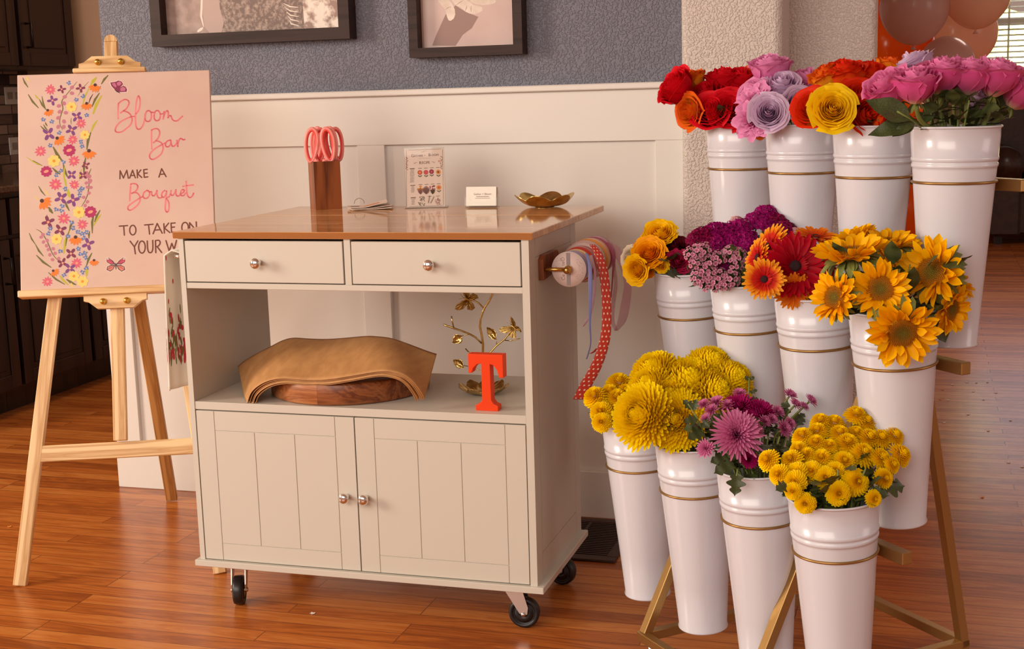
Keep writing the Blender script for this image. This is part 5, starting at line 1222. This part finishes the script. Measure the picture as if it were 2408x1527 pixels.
batch(0, 'in the farthest top bucket', 'rose', 'rose', [('rose_red0', 'red rose', 1600, 212, 40, (-.75, .45, .3), 0), ('rose_red1', 'red rose', 1662, 226, 40, (-.3, .8, .5), .02), ('rose_red1', 'red rose', 1672, 262, 38, (-.35, .35, .8), -.05), ('rose_red2', 'red rose', 1716, 255, 42, (-.1, .2, 1), -.07), ('rose_red1', 'red rose', 1742, 195, 44, (0, .9, .4), .03), ('rose_red0', 'red rose', 1702, 200, 38, (-.1, 1, .2), .04), ('rose_red0', 'red rose', 1775, 225, 38, (.2, .8, .4), .02),
    ('rose_flame1', 'orange and yellow rose', 1624, 262, 34, (-.7, -.1, .5), -.03), ('rose_flame0', 'orange and yellow rose', 1630, 198, 30, (-.4, .9, .1), .05), ('rose_flame0', 'orange and yellow rose', 1768, 186, 30, (.2, 1, 0), .06), ('rose_flame0', 'orange and yellow rose', 1786, 298, 22, (.3, -.6, .6), -.08)], 'roses in the farthest top bucket', **rk)
batch(1, 'in the pink and lilac bucket', 'rose', 'rose', [('rose_lpink0', 'pink rose', 1810, 174, 42, (-.1, 1, .2), .02), ('rose_lpink1', 'pink rose', 1782, 218, 38, (-.5, .6, .5), 0), ('rose_lpink1', 'pink rose', 1900, 196, 42, (.2, 1, .3), .03), ('rose_lpink0', 'pink rose', 1858, 212, 38, (0, .9, .5), .03), ('rose_lpink1', 'pink rose', 1926, 215, 36, (.3, .8, .3), .03),
    ('rose_lilac2', 'pale lilac rose', 1808, 262, 38, (-.12, .15, 1), -.09), ('rose_lilac1', 'pale lilac rose', 1882, 250, 36, (.25, .3, .9), -.06), ('rose_lilac1', 'pale lilac rose', 1838, 200, 36, (-.1, .75, .6), -.02)], 'roses in the pink and lilac bucket', **rk)
batch(1, 'leaning out of the pink and lilac bucket', 'carnation', 'carnation', [('carnation', 'ruffled pink carnation', 1770, 238, 34, (-.6, .4, .7), -.04), ('carnation', 'ruffled pink carnation', 1768, 282, 34, (-.5, -.1, .9), -.06)], 'pink carnations', leaf='leaf', nleaf=1)
batch(2, 'in the orange and yellow bucket', 'rose', 'rose', [('rose_yellow2', 'large bright yellow rose', 1960, 254, 46, (-.08, .12, 1), -.10), ('rose_orange1', 'orange-red rose', 1912, 256, 40, (-.5, .3, .8), -.05), ('rose_orange0', 'orange-red rose', 1986, 186, 42, (-.1, 1, .3), .02), ('rose_orange1', 'orange-red rose', 2046, 182, 46, (.1, .9, .4), .03), ('rose_orange1', 'orange-red rose', 2020, 232, 42, (.1, .5, .9), -.03), ('rose_orange1', 'orange-red rose', 2036, 272, 38, (.3, .1, .9), -.05), ('rose_orange0', 'orange-red rose', 2070, 290, 26, (.6, -.3, .6), -.05),
    ('rose_flame0', 'yellow-orange rose', 1950, 190, 36, (-.4, .9, .2), .03), ('rose_flame0', 'yellow-orange rose', 2092, 172, 34, (.3, .9, .1), .06)], 'roses in the orange and yellow bucket', **rk)
batch(3, 'in the nearest top bucket', 'rose', 'rose', [('rose_pink0', 'tall pink rose', 2096, 214, 48, (-.55, .75, .3), -.03), ('rose_pink0', 'tall pink rose', 2154, 208, 48, (-.12, 1, .25), -.07), ('rose_pink0', 'tall pink rose', 2217, 186, 48, (0, 1, .2), -.05), ('rose_pink0', 'tall pink rose', 2279, 188, 47, (.03, 1, .15), -.05), ('rose_pink0', 'tall pink rose', 2341, 190, 50, (.1, 1, .2), -.05), ('rose_pink0', 'tall pink rose', 2397, 222, 48, (.5, .8, .2), -.02), ('rose_pink1', 'tall pink rose', 2250, 165, 40, (0, 1, .2), .06), ('rose_pink1', 'tall pink rose', 2312, 168, 42, (.1, 1, .1), .06), ('rose_pink1', 'tall pink rose', 2370, 180, 40, (.2, 1, .1), .06),
    ('rose_lilac1', 'pale lilac rose', 2148, 155, 42, (-.45, .85, -.1), .03, 'pale lilac rose rising above the tall pink roses'), ('rose_lilac0', 'pale lilac rose', 2298, 248, 34, (0, .9, .2), .05, 'pale lilac rose low among the pink rose stems')], 'roses in the nearest top bucket', sepals=True, leaf='leaf', nleaf=4, up_shift=.62, stem_r=.0042, scz=1.0)
# ranunculus
batch(4, 'in the farthest middle bucket', 'ranunculus', 'ranunculus', [('ran_y', 'yellow ranunculus', 1553, 541, 36, (-.1, .75, .7), 0), ('ran_y', 'yellow ranunculus', 1492, 636, 32, (-.6, -.15, .8), -.05), ('ran_y', 'yellow ranunculus', 1518, 551, 22, (-.6, .6, .2), .03), ('ran_o', 'orange ranunculus', 1524, 590, 38, (-.25, .5, .85), -.04), ('ran_o', 'orange ranunculus', 1518, 632, 22, (-.3, -.2, .7), -.01), ('ran_o', 'orange ranunculus', 1616, 585, 24, (.2, .8, .4), .05), ('ran_w', 'white ranunculus', 1474, 602, 25, (-.8, .2, .5), 0), ('ran_b', 'dark burgundy ranunculus', 1588, 576, 38, (.1, .7, .6), -.01), ('ran_p', 'hot pink ranunculus', 1598, 612, 28, (.15, .3, .8), -.04), ('ran_y', 'small yellow ranunculus bud', 1556, 624, 17, (0, .2, .9), -.05)], 'ranunculus flowers', leaf='lobed', nleaf=2)
# sweet william
E2 = lambda x, y: (1340+x/2.2547, 460+y/2.2547)
it = []
for k_, w_, L in (('dianthus_mag', 'magenta sweet william head', ((760, 172, 28), (838, 178, 30), (905, 150, 30), (760, 245, 26), (930, 215, 30), (1005, 115, 28), (1062, 80, 28), (1050, 140, 26), (955, 262, 24), (860, 235, 24), (820, 365, 18))), ('dianthus_plum', 'dark plum sweet william head', ((690, 195, 26), (655, 215, 18), (1120, 125, 28), (1165, 160, 24), (720, 230, 22), (1150, 195, 20))), ('dianthus_pale', 'pale pink sweet william head', ((885, 122, 14), (928, 140, 14), (1205, 182, 11), (840, 290, 11)))):
    for x, y, r in L: u, v = E2(x, y); it.append((k_, w_, u, v, r, ((x-900)/330*.7, 1.0-max(0, (y-200))/170, .45+max(0, (y-190))/160), .03-.09*min(1, max(0, (y-80)/220))))
for x, y, r in ((630, 300, 16), (672, 285, 18), (705, 275, 17), (660, 345, 17), (705, 378, 20), (745, 335, 19), (790, 320, 18), (672, 425, 18), (720, 462, 18), (772, 466, 19), (800, 420, 18), (870, 432, 20), (890, 350, 18), (862, 290, 17), (905, 305, 18), (830, 470, 16), (745, 410, 17)): u, v = E2(x, y); it.append(('dianthus_bud', 'small pink sweet william bud cluster', u, v, r, ((x-800)/300, .5-(y-300)/400, .9), -.085))
batch(5, 'in the sweet william bucket', 'sweet_william', 'flower', it, 'sweet william flowers', leaf='leaf', nleaf=2, up_shift=.6, stem_r=.0018)
batch(6, 'in the gerbera bucket', 'gerbera_daisy', 'gerbera', [('gerbera_ro', 'orange and red gerbera', 1797, 657, 46, (-.25, .1, 1), -.11), ('gerbera_r', 'large deep red gerbera', 1870, 626, 72, (-.1, .2, 1), -.07), ('gerbera_r', 'dark red gerbera', 1924, 622, 48, (.35, .3, .9), -.03), ('gerbera_ro', 'orange and red gerbera', 1806, 580, 54, (-.75, .5, .35), 0), ('gerbera_o', 'orange gerbera', 1918, 556, 50, (.05, .95, .25), .02), ('gerbera_o', 'orange gerbera', 1866, 684, 42, (0, -.35, .9), -.07), ('gerbera_ro', 'orange and red gerbera', 1780, 605, 42, (-.9, .3, .3), -.03), ('gerbera_o', 'orange gerbera', 1912, 690, 36, (.35, -.5, .7), -.05), ('gerbera_r', 'red gerbera', 1855, 570, 42, (-.1, .9, .2), .06), ('gerbera_r', 'red gerbera', 2074, 548, 26, (.1, 1, .2), .10)], 'gerbera daisies', leaf='leaf', nleaf=1, up_shift=.05, stem_r=.003)
batch(7, 'in the sunflower bucket', 'sunflower', 'sunflower', [('sunflower', 'sunflower', 1963, 700, 58, (-.75, .1, .65), -.09, 'sunflower turned left at the left rim of the sunflower bucket'), ('sunflower', 'sunflower', 2070, 680, 64, (-.3, .1, 1), -.11, 'sunflower facing the viewer in the middle of the sunflower bucket'), ('sunflower', 'sunflower', 2192, 640, 76, (-.72, .15, .7), -.08, 'large half-turned sunflower at the upper right of its bucket'), ('sunflower', 'sunflower', 2122, 782, 78, (-.05, -.5, 1), -.13, 'sunflower drooping over the front rim of the sunflower bucket'), ('sunflower', 'sunflower', 2236, 728, 56, (.6, -.25, .75), -.06, 'sunflower hanging at the right rim of the sunflower bucket'), ('sunflower', 'sunflower', 2000, 596, 80, (-.12, 1, .12), -.04, 'sunflower seen from the side at the upper left of its bucket'), ('sunflower', 'sunflower', 2092, 572, 64, (.1, 1, .15), .04, 'sunflower seen edge-on at the top back of its bucket'), ('sunflower', 'sunflower', 2252, 655, 50, (.75, .45, .2), .02, 'sunflower partly hidden at the far right of its bucket'), ('sunflower', 'sunflower', 2095, 606, 34, (.2, .6, .6), -.02, 'small half-open sunflower at the top centre of its bucket'), ('sunflower', 'sunflower', 2010, 556, 50, (-.3, 1, -.1), .07, 'sunflower at the very back of the sunflower bucket')], 'sunflowers', leaf='leaf', nleaf=4, up_shift=.1, stem_r=.005)
G = lambda x, y: (1340+x/2.508, 800+y/2.508)
def gl(L, kd, what, cx, cy, dd, fs=.9):
    out = []
    for x, y, r in L: u, v = G(x, y); out.append((kd, what, u, v, r, ((x-cx)/260*.8*fs, .75-(y-cy)/230*.7, .55+max(0, (y-cy))/300), dd-.07*max(-1, min(1, (y-cy)/200))))
    return out
batch(8, 'in the farthest bottom bucket', 'small_mum', 'mum', gl(((142, 325, 27), (290, 245, 30), (275, 335, 27), (180, 420, 25), (185, 482, 22), (235, 300, 22), (330, 300, 24)), 'button', 'golden yellow small mum', 300, 330, -.02), 'small yellow mums, farthest bottom bucket', leaf='lobed', nleaf=2, up_shift=.35)
batch(9, 'in the big yellow mum bucket', 'yellow_mum', 'mum', gl(((490, 165, 60), (460, 255, 58), (405, 440, 76), (715, 235, 84), (625, 465, 70), (850, 125, 56), (985, 215, 54), (880, 290, 66), (590, 330, 66)), 'mum_big', 'fluffy yellow mum', 680, 300, -.02, 1.0), 'large yellow mums', leaf='lobed', nleaf=2, up_shift=.4, stem_r=.004)
batch(10, 'in the pink mum bucket', 'pink_mum', 'mum', gl(((985, 555, 62),), 'mum_pink', 'large spiky pink mum', 985, 440, -.06)+gl(((1000, 395, 40), (1125, 430, 40), (1060, 705, 22), (1070, 470, 30)), 'mum_hot', 'deep hot pink mum', 1030, 450, -.02)+gl(((862, 362, 20), (785, 378, 17), (832, 412, 20), (1000, 312, 19), (800, 462, 15), (975, 440, 18), (1098, 532, 20), (1266, 520, 24), (1300, 490, 18), (1303, 322, 21), (1335, 378, 19), (1424, 355, 20), (1228, 420, 20), (1385, 392, 15), (1150, 478, 18), (800, 640, 24), (930, 380, 18), (1195, 465, 16)), 'spray', 'small pink spray mum', 1040, 430, -.02), 'pink mums', leaf='lobed', nleaf=4, up_shift=.2, stem_r=.002)
batch(11, 'in the nearest bottom bucket', 'button_mum', 'mum', gl([(x, y, r) for x, y, r in ((1690, 432, 25), (1757, 476, 26), (1478, 472, 23), (1560, 482, 24), (1368, 560, 24), (1458, 530, 24), (1592, 545, 25), (1640, 602, 29), (1450, 600, 23), (1768, 572, 27), (1838, 572, 24), (1920, 558, 24), (1345, 640, 22), (1160, 702, 25), (1300, 700, 25), (1392, 672, 21), (1482, 692, 25), (1622, 712, 27), (1738, 664, 30), (1842, 690, 26), (1960, 670, 27), (1225, 790, 23), (1330, 780, 25), (1422, 772, 25), (1318, 835, 26), (1508, 812, 27), (1572, 770, 23), (1700, 835, 30), (1862, 815, 23), (1588, 906, 27), (1312, 892, 19), (1386, 966, 23), (1800, 938, 19), (1908, 732, 20), (1690, 542, 21), (1530, 620, 20))], 'button', 'yellow button mum', 1580, 680, -.01, .8), 'yellow button mums, nearest bottom bucket', leaf='lobed', nleaf=3, up_shift=.35)

# loose foliage sprigs that show between the blooms
def sprig(b, label, stem, leaves, kd, cat='leaves'):
    top, ax = BK[b]; dp = depth(top); P = [PD(u, v, dp+d) for u, v, d in stem]; t = thing('leaf_sprig', label, cat, P[0])
    MB().tube([p-P[0] for p in P], .0016, 6).build('stem', M_GREEN, t)
    for (u, v, d), (u2, v2, d2), wd in leaves:
        a, e = PD(u, v, dp+d), PD(u2, v2, dp+d2); L = (e-a).length; y = (e-a).normalized(); z = (-FW+Vector((0, 0, .5))); x = y.cross(z).normalized(); z = x.cross(y)
        M = Matrix((x*L*wd, y*L, z*L)).transposed().to_4x4(); M.translation = a-P[0]; o = put('leaf', KINDS[kd], t); o.matrix_local = M
sprig(3, 'dark green rose leaves spilling left over the nearest top bucket', [(2165, 300, -.06), (2140, 280, -.09), (2110, 262, -.10)], [((2140, 282, -.09), (2040, 230, -.09), .95), ((2150, 292, -.08), (2044, 312, -.09), .7), ((2150, 290, -.08), (2100, 318, -.09), .8)], 'leaf')
sprig(10, 'dark lobed mum leaf hanging over the pink mum bucket rim', [(1740, 1100, -.03), (1735, 1105, -.085), (1732, 1120, -.09)], [((1733, 1112, -.088), (1728, 1168, -.092), 1.0), ((1725, 1090, -.07), (1680, 1112, -.085), 1.0), ((1710, 1070, -.06), (1672, 1088, -.07), 1.0)], 'lobed')
sprig(11, 'dark lobed mum leaves pointing right over the nearest bottom bucket', [(2020, 1170, -.03), (2060, 1145, -.06), (2075, 1142, -.06)], [((2062, 1146, -.06), (2134, 1140, -.03), .8), ((2040, 1155, -.06), (2092, 1165, -.07), .9), ((1850, 1140, -.07), (1826, 1152, -.09), 1.0)], 'lobed')
sprig(10, 'dark mum bud stems standing above the pink and yellow mums', [(1745, 1000, .0), (1760, 940, .01), (1762, 890, .01)], [((1763, 925, .01), (1782, 916, .01), .8), ((1761, 940, .01), (1786, 938, .01), .8), ((1760, 895, .01), (1752, 884, .01), 1.2), ((1762, 893, .01), (1775, 886, .01), 1.2)], 'lobed')
sprig(10, 'dark leafy mum tip at the left of the pink mums', [(1668, 1050, -.03), (1640, 985, -.05), (1618, 950, -.05)], [((1640, 985, -.05), (1608, 992, -.06), 1), ((1628, 962, -.05), (1606, 940, -.05), 1), ((1630, 965, -.05), (1638, 938, -.05), 1), ((1655, 1015, -.04), (1618, 1030, -.06), 1), ((1650, 1005, -.04), (1672, 985, -.04), 1)], 'lobed')
sprig(7, 'large dark sunflower leaf hanging over the right of the bucket', [(2190, 790, -.02), (2205, 770, -.05), (2215, 765, -.06)], [((2205, 760, -.06), (2226, 806, -.06), 1.4), ((2180, 740, -.04), (2210, 700, -.05), 1.5), ((2140, 700, -.04), (2165, 760, -.06), 1.4)], 'leaf')

# leaves crowding the mouths of the buckets
def foliage(b, label, n, h, spread, kd, seed, lmin=.028, lmax=.05):
    top, ax = BK[b]; R = random.Random(seed); t = thing('foliage', label, 'leaves', top-ax*.004); mb = MB(); src = KINDS[kd]
    sv = [v.co.copy() for v in src.vertices]; sf_ = [tuple(p.vertices) for p in src.polygons]
    for i in range(n):
        a = R.uniform(0, 6.28); r = .066*math.sqrt(R.random()); hh = h*R.random()
        p = (SU*math.cos(a)+SN*math.sin(a))*r*(1+spread*hh/max(h, .01))+ax*hh
        d = ((SU*math.cos(a)+SN*math.sin(a))*R.uniform(.2, 1.0)+ax*R.uniform(-.1, 1)).normalized()
        M = Matrix.Translation(p) @ d.to_track_quat('Y', 'Z').to_matrix().to_4x4() @ Matrix.Rotation(R.uniform(-.8, .8), 4, 'Y') @ Matrix.Scale(R.uniform(lmin, lmax), 4)
        mb.add([M @ v for v in sv], sf_, 0, smooth=True)
    stm = MB()
    for i in range(max(4, n//3)):
        a = R.uniform(0, 6.28); r = .05*math.sqrt(R.random()); p = (SU*math.cos(a)+SN*math.sin(a))*r; stm.tube([p*.6-ax*.16, p, p*(1.2+spread)+ax*h*R.uniform(.5, 1)], .0016, 5)
    mb.build('leaves', M_LEAF, t); stm.build('stems', M_GREEN, t)
foliage(3, 'brownish green rose leaves between the long pink rose stems', 34, .055, .3, 'leaf', 1)
foliage(0, 'green rose leaves under the red roses', 14, .02, .2, 'leaf', 2)
foliage(1, 'green rose leaves under the pink and lilac roses', 14, .02, .2, 'leaf', 3)
foliage(2, 'green rose leaves under the orange and yellow roses', 14, .02, .2, 'leaf', 4)
foliage(4, 'green leaves under the ranunculus flowers', 16, .03, .2, 'lobed', 5)
foliage(5, 'dark green leaves among the sweet william heads', 46, .085, .7, 'leaf', 6, .018, .032)
foliage(6, 'green leaves under the gerbera daisies', 12, .02, .2, 'leaf', 7)
foliage(7, 'green sunflower leaves filling the gaps between the sunflowers', 40, .09, .8, 'leaf', 8, .035, .06)
foliage(8, 'dark leaves under the small yellow mums', 18, .03, .3, 'lobed', 9)
foliage(9, 'dark stems and leaves under the big yellow mums', 26, .045, .3, 'lobed', 10)
foliage(10, 'dark lobed leaves among the pink mums', 60, .085, .7, 'lobed', 11, .022, .04)
foliage(11, 'dark lobed leaves among the yellow button mums', 46, .07, .6, 'lobed', 12, .022, .04)
# ================================================================ far room: balloons, sofa, bits on the floor
def balloon(label, u, v, rpx, dep, m_, group, hi=1.12):
    p = PD(u, v, dep); R = rpx*dep/FPX; t = thing('balloon', label, 'balloon', p, 0, group)
    pr = []
    for i in range(25):
        a = -PI/2+PI*i/24; z = math.sin(a)*R; r = math.cos(a)*R
        if a < 0: r *= (1-.10*(-math.sin(a))**2); z *= hi
        pr.append((r, z))
    MB().lathe(pr, 40).build('skin', m_, t)
    MB().lathe([(.003, -R*hi+.002), (.006, -R*hi-.008), (.011, -R*hi-.016), (.006, -R*hi-.014), (0, -R*hi-.014)], 14).build('knot', m_, t)
def latex(nm, c):
    mt = mat(nm, c, .22); n, l, b = nodes(mt); tr = n.new('ShaderNodeBsdfTranslucent'); tr.inputs[0].default_value = (*c, 1); mx = n.new('ShaderNodeMixShader'); mx.inputs[0].default_value = .45
    l.new(b.outputs[0], mx.inputs[1]); l.new(tr.outputs[0], mx.inputs[2]); l.new(mx.outputs[0], n['Material Output'].inputs[0]); return mt
BO, BP, BG = latex('orange_latex', (.95, .19, .006)), latex('peach_latex', (.92, .62, .46)), latex('dusty_rose_latex', (.76, .52, .46))
balloon('dusty rose balloon beside the pillar, in front of the orange balloons', 2150, 16, 80, 5.2, BG, 'balloon cluster')
balloon('peach balloon cut by the top of the photo, right of the dusty rose one', 2297, -22, 80, 5.2, BP, 'balloon cluster')
balloon('peach balloon against the window blind', 2272, 76, 72, 5.6, BP, 'balloon cluster')
balloon('dusty rose balloon just above the tall pink roses', 2226, 150, 64, 5.35, BG, 'balloon cluster')
balloon('orange balloon under the upper dusty rose balloon', 2116, 105, 78, 5.75, BO, 'balloon cluster')
balloon('orange balloon squeezed against the edge of the pillar', 2062, -10, 74, 6.0, BO, 'balloon cluster')
balloon('orange balloon low between the third and fourth top buckets', 2118, 300, 74, 5.9, BO, 'balloon cluster')
balloon('orange balloon lowest behind the gap between two top buckets', 2136, 490, 84, 5.7, BO, 'balloon cluster')
LEATHER = speckle('dark_brown_leather', (.030, .012, .009), (.055, .022, .015), 25, .33)
t = thing('sofa', 'dark brown leather sofa with rolled arm below the far window', 'sofa', (2.65, 7.30, 0))
x0 = -1.12
MB().box(x0+.05, 1.3, -.42, .45, .06, .40, bev=.03).build('base', LEATHER, t)
MB().box(x0+.05, 1.3, .20, .50, .40, 1.16, bev=.08).build('backrest', LEATHER, t)
for a, b in ((x0+.26, .0), (.02, 1.25)): MB().box(a, b, -.46, .22, .405, .56, bev=.05).build('seat_cushion', LEATHER, t)
mb = MB().box(x0+.02, x0+.24, -.45, .42, .06, .55, bev=.02).tube([(x0+.13, -.46, .58), (x0+.13, .40, .58)], .125, 24); mb.build('arm', LEATHER, t)
for x in (x0+.09, 1.2):
    for y in (-.38, .40): MB().box(x-.03, x+.03, y-.03, y+.03, 0, .06).build('foot', DARKWOOD, t)
PETW = mat('dry_petal_white', (.95, .90, .84), .6); PETO = mat('dry_petal_orange', (.80, .30, .05), .6)
bits = [(2274, 900, 0), (2296, 901, 0), (2322, 900, 0), (2240, 906, 0), (2289, 922, 0), (2342, 925, 0), (2313, 941, 0), (2211, 940, 1), (2230, 942, 0), (2277, 976, 0), (2220, 995, 0), (2376, 990, 0), (2324, 1014, 0), (2372, 1089, 0), (2404, 1099, 0), (2310, 1171, 1), (2216, 917, 1), (22, 1240, 1), (735, 1444, 0)]
far_ = sorted([q for q in bits if q[0] > 1000], key=lambda q: q[1]); random.seed(9)
for i, (u, v, c) in enumerate(bits):
    p = PZ(u, v, 0); s = .008 if u > 1000 else .008; a = random.random()*6
    pts = [(s*math.cos(q)*(1 if k % 2 else .6), s*.6*math.sin(q), .0006+.0015*math.sin(q*2)**2) for k, q in enumerate([2*PI*k/8 for k in range(8)])]
    o = MB().add(pts+[(x, y, z+.0006) for x, y, z in pts], [tuple(range(8))[::-1], tuple(range(8, 16))]+[(k, (k+1) % 8, (k+1) % 8+8, k+8) for k in range(8)]).build('petal_scrap', PETO if c else PETW, None, p); o.rotation_euler = (0, 0, a)
    if u == 22: lb = 'orange petal scrap on the floor left of the easel foot'
    elif u == 735: lb = 'white scrap on the floor in front of the cart'
    elif c: lb = 'small orange petal scrap on the floor right of the stand, '+{917: 'nearest the tier bar', 940: 'just left of white scraps', 1171: 'lowest of all'}[v]
    else: lb = 'small white scrap on the wood floor right of the flower stand'
    tag(o, lb, 'scrap', 'white scraps on the floor' if 'small white' in lb else 'petal scraps on the floor')
